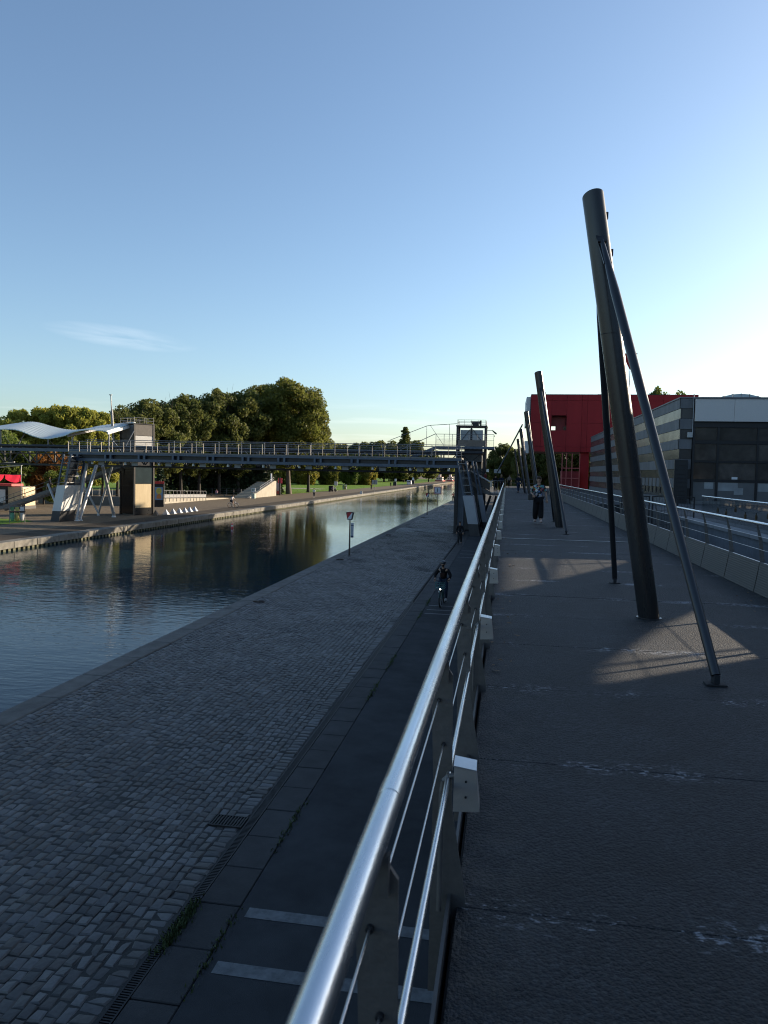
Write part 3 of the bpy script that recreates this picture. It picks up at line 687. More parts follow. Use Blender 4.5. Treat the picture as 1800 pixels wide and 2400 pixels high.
# mesh gate and fence where the terrace meets the walkway
for k, (x0, x1, lab) in enumerate(((4.15,5.15,'dark wire mesh fence panel nearest the walkway railing'),(5.22,6.0,'dark wire mesh fence panel between two posts by the ledge'),(6.08,6.70,'narrow dark wire mesh gate at the end of the ledge wall'))):
    e = empty('mesh_gate', ((x0+x1)/2, 28.3, -.35), lab, 'fence', 'mesh fence panels by the terrace'); w = (x1-x0)/2
    MB().box(-w,-w+.04,-.02,.02,0,1.4).box(w-.04,w,-.02,.02,0,1.4).box(-w+.04,w-.04,-.02,.02,1.36,1.4).box(-w+.04,w-.04,-.02,.02,0,.10).build('frame', mull, e)
    wm = MB(); nv = int(w*2/.09)
    for i in range(nv): xx_ = -w+.06+i*(2*w-.1)/max(1,nv-1); wm.box(xx_-.004,xx_+.004,-.004,.004,.1,1.36)
    for i in range(7): wm.box(-w+.04,w-.04,-.006,-.0045,.2+i*.17,.208+i*.17)
    tag(wm.build('wire_mesh', mull, e), kind='stuff')

# ---- red pavilion
red = mat('red_steel', (.29,.022,.026), .5, spec=.15, col2=(.22,.016,.020), scale=.5, stretch=(1,1,.3), bump=.03, rnd=.05)
redd = mat('red_inner', (.30,.012,.018), .5, vary=.2)
rbm = mat('red_gap', (.05,.008,.010), .7)
R = empty('red_pavilion', (13, 105, -3.6), 'big red steel clad pavilion with a square window opening beyond the walkway', 'building')
def rp(mb, n, m, par=None): return build_each(mb, n, m, par or R, (-13,-105,3.6))
xs = [2.85,4.2,5.53,7.44,9.35,10.05,12.6,15.3,17.2,19.4,21.5,23.6]; zr = [12.2,11.45,8.55,5.45,4.8]
for i in range(4):
    for k in range(len(xs)-1):
        x0, x1, z1, z0 = xs[k], xs[k+1], zr[i], zr[i+1]
        if k == 2 and i == 1: z0 = 9.52
        if k == 2 and i == 2: z1 = 7.62
        rp(MB().bbox(x0+.012, x1-.012, 100.0, 100.12, z0+.012, z1-.012, .01), 'cladding_panel', red)
rp(MB().box(2.9,5.5,100.13,110,4.82,12.15).box(7.47,23.55,100.13,110,4.82,12.15).box(5.5,7.47,100.13,110,9.55,12.15).box(5.5,7.47,100.13,110,4.82,7.6), 'body', rbm)
rp(MB().box(5.53,7.44,101.6,101.7,8.2,9.52).box(6.15,7.2,101.6,101.7,7.62,8.2), 'recess_panel', redd)
rp(MB().box(2.85,23.6,100.0,110,12.2,12.26), 'roof_trim', mat('roof_dark', (.03,.03,.033), .6))
rp(MB().box(11.6,12.2,103,103.6,12.26,12.6), 'roof_vent', MATS['roof_dark'])
wh = mat('white_cladding', (.62,.63,.64), .5, vary=.12)
rp(MB().box(2.3,2.8,101,110,8.4,12.0).box(2.2,2.75,101,110,4.6,6.2), 'side_cladding', wh)
for k in range(3): rp(MB().box(2.28,2.4,101.6+k*2.4,102.5+k*2.4,11.0-k*.9,11.25-k*.9), 'side_slot', mull)
for x in (9.4,16.5,22.8): rp(MB().box(x,x+1.1,100.6,101.7,-3.6,4.8), 'column', red)
# open red frame stair under the box
for x in (7.0,7.55,8.25,9.2): rp(MB().box(x-.05,x+.05,99.2,99.3,-.6,4.6), 'frame_post', mat('red_frame', (.42,.10,.09), .5))
for z in (.15,1.4,2.7): rp(MB().box(7.05,9.15,99.21,99.29,z-.05,z+.05), 'frame_rail', MATS['red_frame'])
rp(MB().box(6.9,9.3,99.6,100.5,-3.6,2.3), 'stair_core', mat('red_dark', (.20,.012,.016), .6))
# red wind sign on a mast behind
fl = empty('red_wind_sign', (16.95, 112, 7.05), 'small red funnel shaped sign on a thin pole above the red pavilion', 'sign')
MB().tube((0,0,0),(0,0,9.9),.06,n=8).build('pole', MATS['pipe_grey'], fl)
MB().prism([(-.05,10.0),(.18,10.0),(.95,12.35),(.60,12.35),(.60,11.7),(-.4,12.3),(-.85,12.3),(-.75,11.4)], 'y', -.05, .05).build('funnel', red, fl)

# ---- unseen blocks added beyond the right edge to shade the walkway
hm = mat('hall_grey', (.20,.205,.215), .6, vary=.15, scale=.4)
h = empty('event_hall', (36, 22, -3.6), 'large grey event hall standing beyond the right edge of picture', 'building')
tA, cA = math.tan(rad(SUN_EL))/math.sin(rad(SUN_AZ)), 1/math.tan(rad(SUN_AZ))
def hb(mb, n, m): return build_each(mb, n, m, h, (-36,-22,3.6))
hb(MB().box(30, 31, -30, 27, -3.6, 12.6), 'wall', hm); hb(MB().box(30, 31, 45.5, 68, -3.6, 12.6), 'wall', hm)
hb(MB().box(30.2, 31, 27.01, 45.49, -3.6, 8.6), 'low_wing', hm)
pv = empty('terrace_pavilion', (12.2, 20, .22), 'grey terrace pavilion with open truss clerestory beyond the right edge', 'building')  # added out of view, its openings cut to throw the sun patches
PX = 12.1
def pb(mb, n, m): return build_each(mb, n, m, pv, (-12.2,-20,-.22))
def W(x, y): return y+(PX-x)*cA, (PX-x)*tA        # where the sunbeam reaching deck point x,y passes the screen front
zb, zt = W(2.85, 0)[1], W(-.45, 0)[1]; y0_, y1_ = 6.0, 33.0
pb(MB().box(PX, PX+.3, y0_, y1_, .22, zb), 'wall', hm)
pb(MB().box(PX-.1, PX+.5, y0_, y1_, zt, 6.1), 'roof_band', hm)
n1, n2, n3, n4, n5 = W(.74,6.30), W(2.46,7.70), W(2.42,10.3), W(1.75,9.1), W(.80,6.95)
m1, m2, m3 = W(-.45,10.2), W(2.55,15.9), W(-.45,15.6)
X0, X1 = PX+.05, PX+.15
pb(MB().prism([(y0_,zb),(n2[0],zb),n2,n1,(n1[0]-.9,n1[1]),(n1[0]-.9,zt),(y0_,zt)], 'x', X0, X1), 'clerestory_panel', hm)
pb(MB().prism([(n1[0]-.895,n1[1]+.002),n1,n5,n4,n3,(n3[0],zb),(m2[0]-.1,zb),m2,m1,(m1[0],zt),(n1[0]-.895,zt)], 'x', X0, X1), 'clerestory_panel', hm)
pb(MB().prism([(m2[0]+.02,zb),(y1_,zb),(y1_,zt),(m3[0],zt),(m2[0]+.02,m2[1])], 'x', X0, X1), 'clerestory_panel', hm)
a_, b2_ = W(2.8,8.35), W(.5,6.72); pb(MB().beam((PX+.1,*a_),(PX+.1,*b2_),.05,.05), 'truss_bar', mull)  # bars added to throw thin shadow lines across the sun patches
a_, b2_ = W(.95,15.9), W(.55,12.0); pb(MB().beam((PX+.1,*a_),(PX+.1,*b2_),.055,.055), 'truss_bar', mull)
a_, b2_ = W(2.5,15.5), W(.8,14.7); pb(MB().beam((PX+.1,*a_),(PX+.1,*b2_),.04,.04), 'truss_bar', mull)
# trees and a block behind the camera (they show only as reflections and in the sky light)
e = empty('street_block', (30, -70, -3.6), 'plain stone street block behind the camera', 'building')
MB().box(-40,30,-12,0,0,17).build('wall', mat('block_stone', (.30,.26,.21), .8, vary=.2, scale=.3), e)
for i in range(4):
    for k in range(18): MB().box(-38+k*3.8,-36.6+k*3.8,.0,.06,1.5+i*3.8,3.7+i*3.8).build('window', glassd, e)
# ================================================================== FOOTBRIDGE, GALLERY, LIFT TOWERS
blue = mat('blue_grey_steel', (.075,.100,.140), .45, metal=.2, vary=.22, scale=1.4, bump=.05)
blk = mat('black_steel', (.022,.023,.027), .45, metal=.3, vary=.25, scale=2)
galv = mat('galvanised', (.20,.20,.205), .5, metal=.5, vary=.15, scale=5)
railw = mat('rail_post_pale', (.20,.18,.15), .55, vary=.15, scale=3)
deckg = mat('bridge_edge', (.20,.185,.165), .7, vary=.2, scale=2)
XL, XR, YF, YB = -41.6, -3.95, 66.0, 69.0
B = empty('footbridge', (-22.8, 67.5, 2.2), 'blue grey steel footbridge crossing the whole canal with pale railing posts', 'bridge')
def bp_(mb, n, m, par=None):
    return build_each(mb, n, m, B, (22.8,-67.5,-2.2))
for y in (YF+.1, YB-.1):
    s_ = 1 if y < 67 else -1
    bp_(MB().box(XL,XR,min(y-.14*s_,y+.12*s_),max(y-.14*s_,y+.12*s_),2.80,2.97), 'top_beam', blue)
    bp_(MB().box(XL,XR,min(y-.14*s_,y+.12*s_),max(y-.14*s_,y+.12*s_),2.19,2.44), 'bottom_beam', blue)
    bp_(MB().box(XL,XR,y+.2*s_-.02,y+.2*s_+.02,2.44,2.80), 'web', blk)
bp_(MB().box(XL,XR,YF-.02,YB+.02,2.975,3.10), 'deck', deckg)
for k in range(12):
    x = -40.9+k*3.42; f = MB()
    for dx in (-.28, .28): f.box(x+dx-.09, x+dx+.09, YF-.06, YF+.25, 2.441, 2.799)
    bp_(f, 'stiffener', blue)
    bp_(MB().box(x-.12,x+.12,YF+.25,YB-.25,2.25,2.45), 'cross_beam', blk)
    bp_(MB().tube((x+1.6,YF+.35,2.16),(x+1.6,YF+.35,1.90),.10,.13,n=10), 'spot_lamp', mat('lamp_white', (.70,.68,.62), .5))
    bp_(MB().box(x+2.15,x+2.75,YF+.5,YF+.54,1.82,2.16), 'junction_box', mat('box_grey', (.30,.31,.31), .5, vary=.3, scale=4))
pst = MB().box(-.018,.018,-.045,.045,3.0,4.02).mesh('post'); pst.materials.append(railw)
pst2 = MB().box(-.03,.03,-.02,.02,3.0,4.30).mesh('post'); pst2.materials.append(galv)
for k in range(34):
    o = link(bpy.data.objects.new('post', pst), B); o.location = (22.8+XL+.05+k*1.138, YF-.05-67.5, -2.2)
for k in range(17):
    o = link(bpy.data.objects.new('post', pst2), B); o.location = (22.8+XL+.2+k*2.3, YB-67.5, -2.2)
for y, z in ((YF-.05,4.04),(YB,4.31)): bp_(MB().tube((XL,y,z),(XR+.1,y,z),.032,n=8), 'handrail', galv)
for z in (3.28,3.46,3.64,3.82): bp_(MB().tube((XL,YF-.05,z),(XR,YF-.05,z),.007,n=5), 'wire', wire)
for z in (3.4,3.7,4.0): bp_(MB().tube((XL,YB,z),(XR,YB,z),.008,n=5), 'wire', wire)
# pylons : leaning open frames with a panelled lower half
white = mat('pylon_white', (.60,.60,.58), .6, vary=.10, scale=1.3, rnd=.02)
pgrey = mat('pylon_grey', (.33,.35,.38), .55, vary=.12, scale=1.3)
pbase = mat('pylon_base', (.045,.045,.048), .6, vary=.3, scale=3)
def pylon(x0, s, panel, label, y_=65.6, w=.42, y0=-1.3, y1=1.25):
    """x0: foot centre; s: lean of the frame in x per metre of height"""
    e = empty('bridge_pylon', (x0, y_, ZQ), label, 'pylon', 'bridge pylons')
    def X(z, o): return s*z+o
    def slab(n, z0, z1, m, i=0.0, ya=y0, yb=y1):
        vs = []
        for z in (z0, z1): vs += [(X(z,-w-i),ya-i,z),(X(z,w+i),ya-i,z),(X(z,w+i),yb+i,z),(X(z,-w-i),yb+i,z)]
        return MB().add(vs, [(0,3,2,1),(4,5,6,7),(0,1,5,4),(1,2,6,5),(2,3,7,6),(3,0,4,7)]).build(n, m, e)
    slab('base', 0, 1.0, pbase); slab('panel', 1.01, 3.42, panel, .015)
    H = 6.35
    for ox in (-w+.06, w-.06):
        for y in (y0+.08, y1-.08): MB().beam((X(3.43,ox),y,3.43),(X(H,ox),y,H),.16,.12).build('leg', blue, e)
    for k in range(5):
        z = 3.7+k*.62
        MB().box(X(z,-w+.12),X(z,w-.12),y0+.05,y0+.13,z-.03,z+.03).build('rung', galv, e)
        MB().box(X(z,w-.1),X(z,w-.04),y0+.16,y1-.16,z-.04,z+.04).build('rung', galv, e)
    MB().add([(X(3.45,0),y0+.3,3.45),(X(3.45,0),y1-.3,3.45),(X(6.2,0),y1-.3,6.2),(X(6.2,0),y0+.3,6.2)], [(0,1,2,3)]).build('infill_glass', glassd, e)
    return e
pylon(-41.95, .205, white, 'leaning bridge pylon with white lower panel on the far bank')
pe = pylon(-2.55, -.205, pgrey, 'leaning bridge pylon with grey lower panel beside the walkway')
pylon(-1.62, -.205, pgrey, 'narrow rear bridge pylon with grey panel right of the larger one', 67.6, .20, -.35, .35)
# round bearing legs of the left end
legm = mat('leg_tube', (.40,.40,.40), .42, metal=.3, vary=.15, scale=2); 
for k, (p, q, r) in enumerate((((-40.7,66.0,ZQ),(-40.29,67,1.95),.17),((-40.75,66.6,ZQ),(-41.02,70,1.75),.17),((-40.57,72.6,ZQ),(-40.45,70.2,1.75),.16),((-43.35,74.4,ZQ),(-41.2,73.4,1.7),.10),((-43.5,74.6,ZQ),(-45.8,74.2,1.0),.10),((-46.5,72.2,ZQ),(-48.4,73.0,-.3),.11))):
    lab = ('front round steel leg slanting up from the far quay to bridge end','second round steel leg standing close beside the front leg','round steel leg slanting back left under the bridge end near the lift',
           'thin round leg slanting up right behind the other bridge legs','thin round leg slanting up left under the stair','low round prop slanting up left beneath the stair')[k]
    e = empty('bearing_leg', p, lab, 'leg', 'round legs under the left bridge end')
    a, c = Vector((0,0,.25)), Vector(q)-Vector(p)
    MB().tube(a, c, r, n=14).build('tube', legm, e)
    MB().sphere((0,0,.22), r*1.05, n=10, m=6).tube((0,0,0),(0,0,.10),r*1.5,r*1.2,n=12).build('foot', white, e)
# dark columns under the right end
for k, (x, y, w, lab) in enumerate(((-4.42,66.3,.12,'black steel column under the right end of footbridge'),(-3.98,67.0,.26,'blue grey steel column beside the black column under footbridge'))):
    e = empty('column', (x, y, ZQ), lab, 'column')
    MB().box(-w,w,-w,w,0.04,5.8).build('shaft', blk if k == 0 else blue, e); MB().box(-w-.1,w+.1,-w-.1,w+.1,0,.04).build('base_plate', blk, e)
e = empty('wall_pier', (-3.2, 71.5, ZQ), 'dark concrete pier wall under the right bridge end', 'wall'); MB().bbox(-.9,.5,-1.0,1.0,0,5.1,.03).build('shaft', pbase, e); MB().box(-1.0,.6,-1.1,1.1,5.1,5.3).build('cap', blk, e)

# ---- covered gallery behind the bridge
G = empty('gallery', (-38, 73.5, 1.7), 'dark lattice gallery running behind the footbridge and on past the left edge', 'gallery')
def gp_(mb, n, m): return build_each(mb, n, m, G, (38,-73.5,-1.7))
for y in (72.0, 75.2):
    gp_(MB().tube((-80,y,3.70),(-2.3,y,3.70),.16,n=12), 'top_pipe', blk)
    gp_(MB().ibeam((-80,y,1.76),(-4.0,y,1.76),.20,.20,.05), 'bottom_chord', blk)
    n = 25
    for k in range(n):
        x = -79.5+k*3.05
        gp_(MB().beam((x,y,1.95),(x,y,3.55),.12,.12,(0,1,0)), 'vertical', blk)
        gp_(MB().beam((x+.06,y,1.95),(x+1.5,y,3.55),.10,.10,(0,1,0)).beam((x+1.55,y,3.55),(x+2.99,y,1.95),.10,.10,(0,1,0)), 'diagonal', blk)
gp_(MB().box(-80,-2.4,72.2,75.0,2.90,2.98), 'floor', mat('gallery_floor', (.10,.10,.10), .8))
gp_(MB().box(-80,-41.9,71.82,71.94,3.15,3.47), 'blue_beam', blue)
# wave roof
W_ = empty('wave_roof', (-50, 75.5, 3.2), 'undulating pale corrugated canopy roof on posts at the left', 'roof')
front = [(-66,4.7),(-63,4.75),(-60,5.0),(-57,5.4),(-54.0,5.51),(-52,5.44),(-50,4.80),(-48.5,4.57),(-46.5,4.91),(-45.5,5.30),(-44.0,5.55),(-42.8,5.52),(-41.6,5.42)]
back = [(-66,5.6),(-63,5.3),(-60,5.6),(-57.7,6.11),(-54.5,6.58),(-52.9,6.55),(-51.3,6.17),(-49.7,5.85),(-48.1,5.78),(-46.5,5.98),(-45,6.30),(-42.4,6.60),(-41.0,6.68)]
def cr(P, t):
    n = len(P)-1; i = min(int(t*n), n-1); f = t*n-i; p = [P[max(0,min(n,i+j))] for j in (-1,0,1,2)]
    return tuple(.5*((2*p[1][c])+(-p[0][c]+p[2][c])*f+(2*p[0][c]-5*p[1][c]+4*p[2][c]-p[3][c])*f*f+(-p[0][c]+3*p[1][c]-3*p[2][c]+p[3][c])*f**3) for c in (0,1))
NS, NY = 130, 8; vs = []; fs = []
for i in range(NS+1):
    a, c = cr(front, i/NS), cr(back, i/NS)
    for j in range(NY+1):
        u = j/NY; zz = a[1]*(1-u)+c[1]*u+(.016 if i % 2 else -.016)
        vs.append((a[0]*(1-u)+c[0]*u+50, 73+5*u-75.5, zz-3.2))
for i in range(NS):
    for j in range(NY): q = i*(NY+1)+j; fs.append((q,q+1,q+NY+2,q+NY+1))
tb = len(vs); vs += [(x,y,z-.09) for x,y,z in vs]; fs += [tuple(reversed([k+tb for k in f])) for f in fs]
for i in range(NS): q=i*(NY+1); fs.append((q,q+NY+1,q+NY+1+tb,q+tb)); q+=NY; fs.append((q+NY+1,q,q+tb,q+NY+1+tb))
for j in range(NY): q=NS*(NY+1)+j; fs.append((q,q+1,q+1+tb,q+tb))
MB().add(vs, fs).build('roof_sheet', mat('roof_aluminium', (.46,.53,.54), .42, metal=.35, vary=.10, scale=.6), W_)
def wp(mb, n, m): o = mb.build(n, m, W_); o.location = (50,-75.5,-3.2); return o
wp(MB().beam((-41.45,72.9,5.18),(-40.95,78.1,6.42),.14,.26), 'end_beam', white); wp(MB().beam((-46.0,72.9,4.85),(-45.4,77.9,5.85),.12,.22), 'beam', galv)
for x, z in ((-59.5,4.9),(-54,5.35),(-48.4,4.45),(-45.6,4.75),(-41.4,5.1)):
    wp(MB().tube((x,73.1,3.3),(x,73.1,z),.075,n=10), 'post', galv)
    wp(MB().tube((x+.8,74.4,3.2),(x+1.6,75.4,z+.5),.055,n=8), 'strut', galv)
    wp(MB().tube((x+.8,74.4,3.2),(x-.1,73.2,z),.018,n=6), 'tie_rod', wire)
ms = empty('flag_mast', (-42.2, 75.6, 2.06), 'slim pale steel mast rising through the wave roof', 'mast')
MB().tube((0,0,0),(-.30,0,5.7),.17,.13,n=12).build('lower_tube', galv, ms); MB().tube((-.30,0,5.7),(-.42,0,7.35),.07,.05,n=8).build('upper_tube', galv, ms); MB().box(-.56,-.28,-.1,.1,7.35,7.43).build('cap', galv, ms)

# ---- left lift tower
T = empty('lift_tower', (-40.8, 78.0, ZQ), 'black glass lift tower with a pale plywood panel on its sunny side, far bank', 'lift tower', rz=rad(-30.0))
w, d = 1.36, 1.2
MB().box(-w+.06,w-.06,-d+.06,d-.06,0,9.9).build('core', mat('lift_core', (.02,.02,.022), .4), T)
for sx in (-1,1):
    for sy in (-1,1): MB().box(sx*w-.09,sx*w+.09,sy*d-.09,sy*d+.09,0,10.0).build('corner_post', mat('lift_post', (.05,.042,.036), .5, vary=.3, scale=3), T)
for z0, z1 in ((.1,3.2),(3.22,6.2)): MB().box(-w+.1,w-.1,-d-.02,-d+.05,z0,z1).build('glass_panel', mat('lift_black', (.008,.008,.009), .12, spec=.15), T)
for k in range(4): MB().box(-w+.12+k*.62,-w+.72+k*.62,-d-.02,-d+.05,6.3,8.4).build('cladding_panel', mat('lift_cladding', (.10,.105,.11), .5, vary=.2, rnd=.1), T)
MB().box(-w+.1,w-.1,-d-.03,-d+.05,8.5,9.9).build('cladding_panel', MATS['lift_cladding'], T)
MB().box(w-.04,w+.03,-d+.1,d-.1,.10,.80).build('steel_panel', mat('lift_steel', (.06,.06,.06), .3, metal=.5, vary=.3), T)
for k in range(2): MB().box(w-.04,w+.04,-d+.1+k*1.002,-d+1.098+k*1.002,.83,3.44).build('plywood_panel', mat('plywood', (.72,.58,.36), .7, col2=(.62,.48,.28), scale=1.5, stretch=(1,3,.4), rnd=.04), T)
MB().box(w-.04,w+.03,-d+.1,d-.1,3.48,5.3).build('glass_panel', mat('lift_glass', (.05,.07,.075), .12, vary=.3, scale=1), T)
MB().box(w-.04,w+.03,-d+.1,d-.1,7.65,8.72).build('lift_door', mat('lift_door', (.50,.48,.45), .45, metal=.3, vary=.2, scale=2), T)
MB().box(w-.04,w+.05,-d+.1,d-.1,8.76,9.95).build('head_panel', mat('lift_head', (.10,.085,.07), .6, vary=.2), T)
MB().box(-w-.12,w+.12,-d-.12,d+.12,10.0,10.08).build('roof', blk, T)
for sx, sy in ((-1,-1),(0,-1),(1,-1),(1,1),(1,0),(-1,1),(0,1),(-1,0)): MB().tube((sx*w,sy*d,10.08),(sx*w,sy*d,10.72),.025,n=6).build('roof_post', galv, T)
for z in (10.40,10.70): MB().path([(-w,-d,z),(w,-d,z),(w,d,z),(-w,d,z),(-w,-d,z)], .022, n=6).build('roof_rail', galv, T)
# ---- straight stair down from the gallery to the far bank
St = empty('stair', (-48, 76.3, ZQ), 'long straight steel stair climbing from the far bank to the lift', 'stair')
p0, p1 = Vector((-56.6,76.0,ZQ)), Vector((-40.9,76.0,1.9)); off = Vector((48,-76.3,-ZQ))
for y in (75.2, 77.2):
    a, c = Vector((p0.x,y,p0.z+.1)), Vector((p1.x,y,p1.z)); MB().beam(a+off, c+off, .10, .34).build('stringer', mat('stair_steel', (.13,.13,.13), .6, vary=.3), St)
    for z in (.55,1.0): MB().tube(a+off+Vector((0,0,z+.1)), c+off+Vector((0,0,z+.1)), .024, n=6).build('handrail', galv if z > .9 else blk, St)
    for k in range(13): q = a.lerp(c, k/12)+off; MB().tube(q, q+Vector((0,0,1.1)), .022, n=6).build('baluster', blk, St)
tr_ = MB().box(-.16,.16,-.95,.95,-.02,.02).mesh('tread'); tr_.materials.append(mat('stair_tread', (.22,.205,.18), .8, vary=.2))
for k in range(32): o = link(bpy.data.objects.new('tread', tr_), St); o.location = p0.lerp(p1, (k+.5)/32)+off+Vector((0,.2,.1))

# ---- right lift tower
T2 = empty('lift_tower', (-3.55, 75.35, ZQ), 'dark braced lift tower with railed roof behind the right end of footbridge', 'lift tower')
w, d, H = 1.37, 1.35, 9.95
for sx in (-1,1):
    for sy in (-1,1): MB().box(sx*w-.10,sx*w+.10,sy*d-.10,sy*d+.10,0,H).build('corner_post', blk, T2)
gl2 = mat('tower_glass', (.10,.12,.13), .1, vary=.3, scale=.8)
for z0, z1 in ((.1,2.6),(2.7,5.2),(5.3,7.6)):
    MB().box(-w+.11,w-.11,d-.04,d+.02,z0,z1).build('glass_panel', gl2, T2)
    build_each(MB().beam((-w,-d,z0),(w,-d,z1),.07,.07).beam((-w,-d,z1),(w,-d,z0),.07,.07), 'brace', blk, T2)
    build_each(MB().beam((w,-d,z0),(w,d,z1),.07,.07).beam((w,-d,z1),(w,d,z0),.07,.07), 'brace', blk, T2)
    MB().box(-w,w,-d-.06,-d+.06,z1+.01,z1+.09).build('cross_bar', blk, T2)
MB().box(-w+.7,w-.3,-d+.4,d-.2,0,9.6).build('lift_car_shaft', mat('shaft_grey', (.09,.10,.105), .5, vary=.3, scale=.9), T2)
MB().box(-w+.3,w-.25,-d-.02,-d+.04,8.5,9.6).build('head_panel', mat('head_pale', (.30,.33,.34), .4, vary=.25, scale=1), T2)
build_each(MB().beam((-w+.2,-d-.06,8.3),(-.1,-d-.06,9.7),.05,.05).beam((w-.2,-d-.06,8.3),(.1,-d-.06,9.7),.05,.05).box(-.09,.09,-d-.08,-d-.03,8.0,9.8), 'head_brace', blk, T2)
MB().box(-w-.15,w+.15,-d-.15,d+.15,H,H+.10).build('roof', blk, T2)
for sx, sy in ((-1,-1),(-.5,-1),(0,-1),(.5,-1),(1,-1),(1,1),(1,0),(-1,1),(0,1),(-1,0)): MB().tube((sx*w,sy*d,H+.1),(sx*w,sy*d,H+.66),.02,n=6).build('roof_post', galv, T2)
for z in (H+.36,H+.64): MB().path([(-w,-d,z),(w,-d,z),(w,d,z),(-w,d,z),(-w,-d,z)], .018, n=6).build('roof_rail', galv, T2)
fl2 = empty('roof_floodlight', (-3.2, 74.9, 6.45), 'dark floodlight on a stand on the right lift tower roof', 'floodlight')
MB().tube((0,0,0),(0,0,.18),.05,n=8).build('stand', blk, fl2); MB().prism([(-.5,.46),(-.28,.05),(.3,.05),(.5,.46)], 'y', -.2, .2).build('housing', blk, fl2); MB().box(.42,.58,-.12,.12,0,.55).build('bracket', blk, fl2)
al = empty('arm_lamp', (-2.1, 74.2, 5.95), 'bent dark lamp on a thin arm at the right lift tower', 'lamp')
MB().tube((0,0,.02),(.55,0,.04),.025,n=6).build('arm', galv, al); MB().prism([(.5,.05),(.62,.06),(1.02,-.22),(.98,-.34),(.84,-.30)], 'y', -.08, .08).build('head', blk, al)
# platform round the tower
P2 = empty('lift_platform', (-4.1, 74.5, 4.1), 'railed steel platform round the right lift tower above the footbridge', 'platform')
def pp(mb, n, m): return build_each(mb, n, m, P2, (4.1,-74.5,-4.1))
pp(MB().box(-6.95,-1.27,72.6,73.85,4.12,4.34), 'deck', blue); pp(MB().box(-6.95,-5.2,73.86,76.6,4.12,4.34).box(-1.95,-1.27,73.86,76.6,4.12,4.34), 'side_deck', blue)
for k in range(8): x = -6.9+k*.795; pp(MB().tube((x,72.65,4.34),(x,72.65,5.50),.025,n=6), 'post', galv)
pp(MB().path([(-6.9,72.65,5.5),(-1.33,72.65,5.5),(-1.33,76.5,5.5)], .028, n=6), 'handrail', galv)
for k in range(3): x = -4.75+k*.86; pp(MB().box(x,x+.84,72.60,72.63,4.36,4.95), 'kick_panel', mat('kick_brown', (.17,.14,.115), .6, vary=.2, rnd=.08))
for x0, x1 in ((-6.85,-4.85),(-2.1,-1.33)):
    gm = MB(); n = int((x1-x0)/.09)
    for k in range(n): gm.tube((x0+k*.09,72.65,4.36),(x0+k*.09,72.65,4.95),.008,n=4,cap=False)
    gm.tube((x0,72.65,4.95),(x1,72.65,4.95),.012,n=5); tag(gm.build('grille_bars', galv, P2), kind='stuff').location = (4.1,-74.5,-4.1)
for z in (5.1,5.3): pp(MB().tube((-6.9,72.65,z),(-1.33,72.65,z),.006,n=4), 'wire', wire)
# ramped stair from the gallery up to the platform
S2 = empty('platform_stair', (-9, 73.2, 3.1), 'short stair with tall frame rails from the footbridge up to the lift platform', 'stair')
def s2(mb, n, m): return build_each(mb, n, m, S2, (9,-73.2,-3.1))
s2(MB().beam((-9.6,72.7,3.05),(-6.95,72.7,4.2),.08,.24).beam((-9.6,73.8,3.05),(-6.95,73.8,4.2),.08,.24), 'stringer', blue)
for k in range(8): f = k/8; s2(MB().box(-9.6+f*2.65,-9.3+f*2.65,72.75,73.75,3.12+f*1.15,3.15+f*1.15), 'tread', blk)
s2(MB().path([(-10.4,72.7,3.9),(-7.0,72.7,5.5),(-6.9,72.7,5.5)], .035, n=6), 'handrail', galv)
s2(MB().path([(-11.6,73.9,4.9),(-7.95,73.9,6.35),(-7.5,73.9,6.42),(-4.95,73.9,6.6)], .03, n=6), 'upper_rail', galv)
for x, z0, z1 in ((-7.95,4.3,6.35),(-5.7,4.3,6.55),(-9.6,3.2,5.6)): s2(MB().tube((x,73.9,z0),(x,73.9,z1),.022,n=6), 'frame_post', galv)
s2(MB().tube((-7.6,73.9,6.4),(-6.2,73.9,4.4),.02,n=6), 'frame_brace', galv)
# landing and flight joining the walkway
Ld = empty('landing', (-.9, 70, 0), 'small steel landing with railing where the stair meets the walkway', 'landing')
def ld(mb, n, m): return build_each(mb, n, m, Ld, (.9,-70,0))
ld(MB().box(-1.42,-.19,68.4,72.4,-.20,-.02), 'deck', mat('landing_edge', (.16,.15,.14), .6, vary=.3))
for k in range(5): ld(MB().tube((-1.38+k*.29,68.45,-.02),(-1.38+k*.29,68.45,1.1),.018,n=6), 'baluster', galv)
ld(MB().tube((-1.4,68.45,1.12),(-.22,68.45,1.12),.028,n=8), 'handrail', galv)
ld(MB().beam((-1.4,68.6,-.25),(-2.5,68.2,ZQ),.14,.18).beam((-.9,68.6,-.25),(-1.7,68.2,ZQ),.12,.16).beam((-.5,71.8,-.25),(-1.2,71.8,ZQ),.14,.16), 'prop', blk)
Fl = empty('stair_flight', (-2.2, 69.5, .6), 'short steel flight with solid side coming down right to the landing', 'stair')
def fl_(mb, n, m): o = mb.build(n, m, Fl); o.location = (2.2,-69.5,-.6); return o
fl_(MB().prism([(-1.40,-.22),(-1.40,.02),(-3.3,1.15),(-3.3,.80),(-2.0,-.05)], 'y', 68.4, 68.47), 'stringer', MATS['landing_edge']); fl_(MB().beam((-1.42,70.4,-.1),(-3.3,70.4,1.0),.08,.26), 'stringer', blk)
fl_(MB().prism([(-1.45,.95),(-1.45,1.08),(-3.25,2.05),(-3.25,1.92)], 'y', 68.36, 68.56), 'handrail', mat('rail_cap', (.36,.38,.41), .4, metal=.5))
fl_(MB().prism([(-1.48,.2),(-1.48,.9),(-3.25,1.85),(-3.25,1.2)], 'y', 68.43, 68.45), 'glass_infill', glassb)
for k in range(7): f = k/7; fl_(MB().box(-1.7-f*1.7,-1.42-f*1.7,68.5,70.3,.0+f*1.05,.03+f*1.05), 'tread', blk)
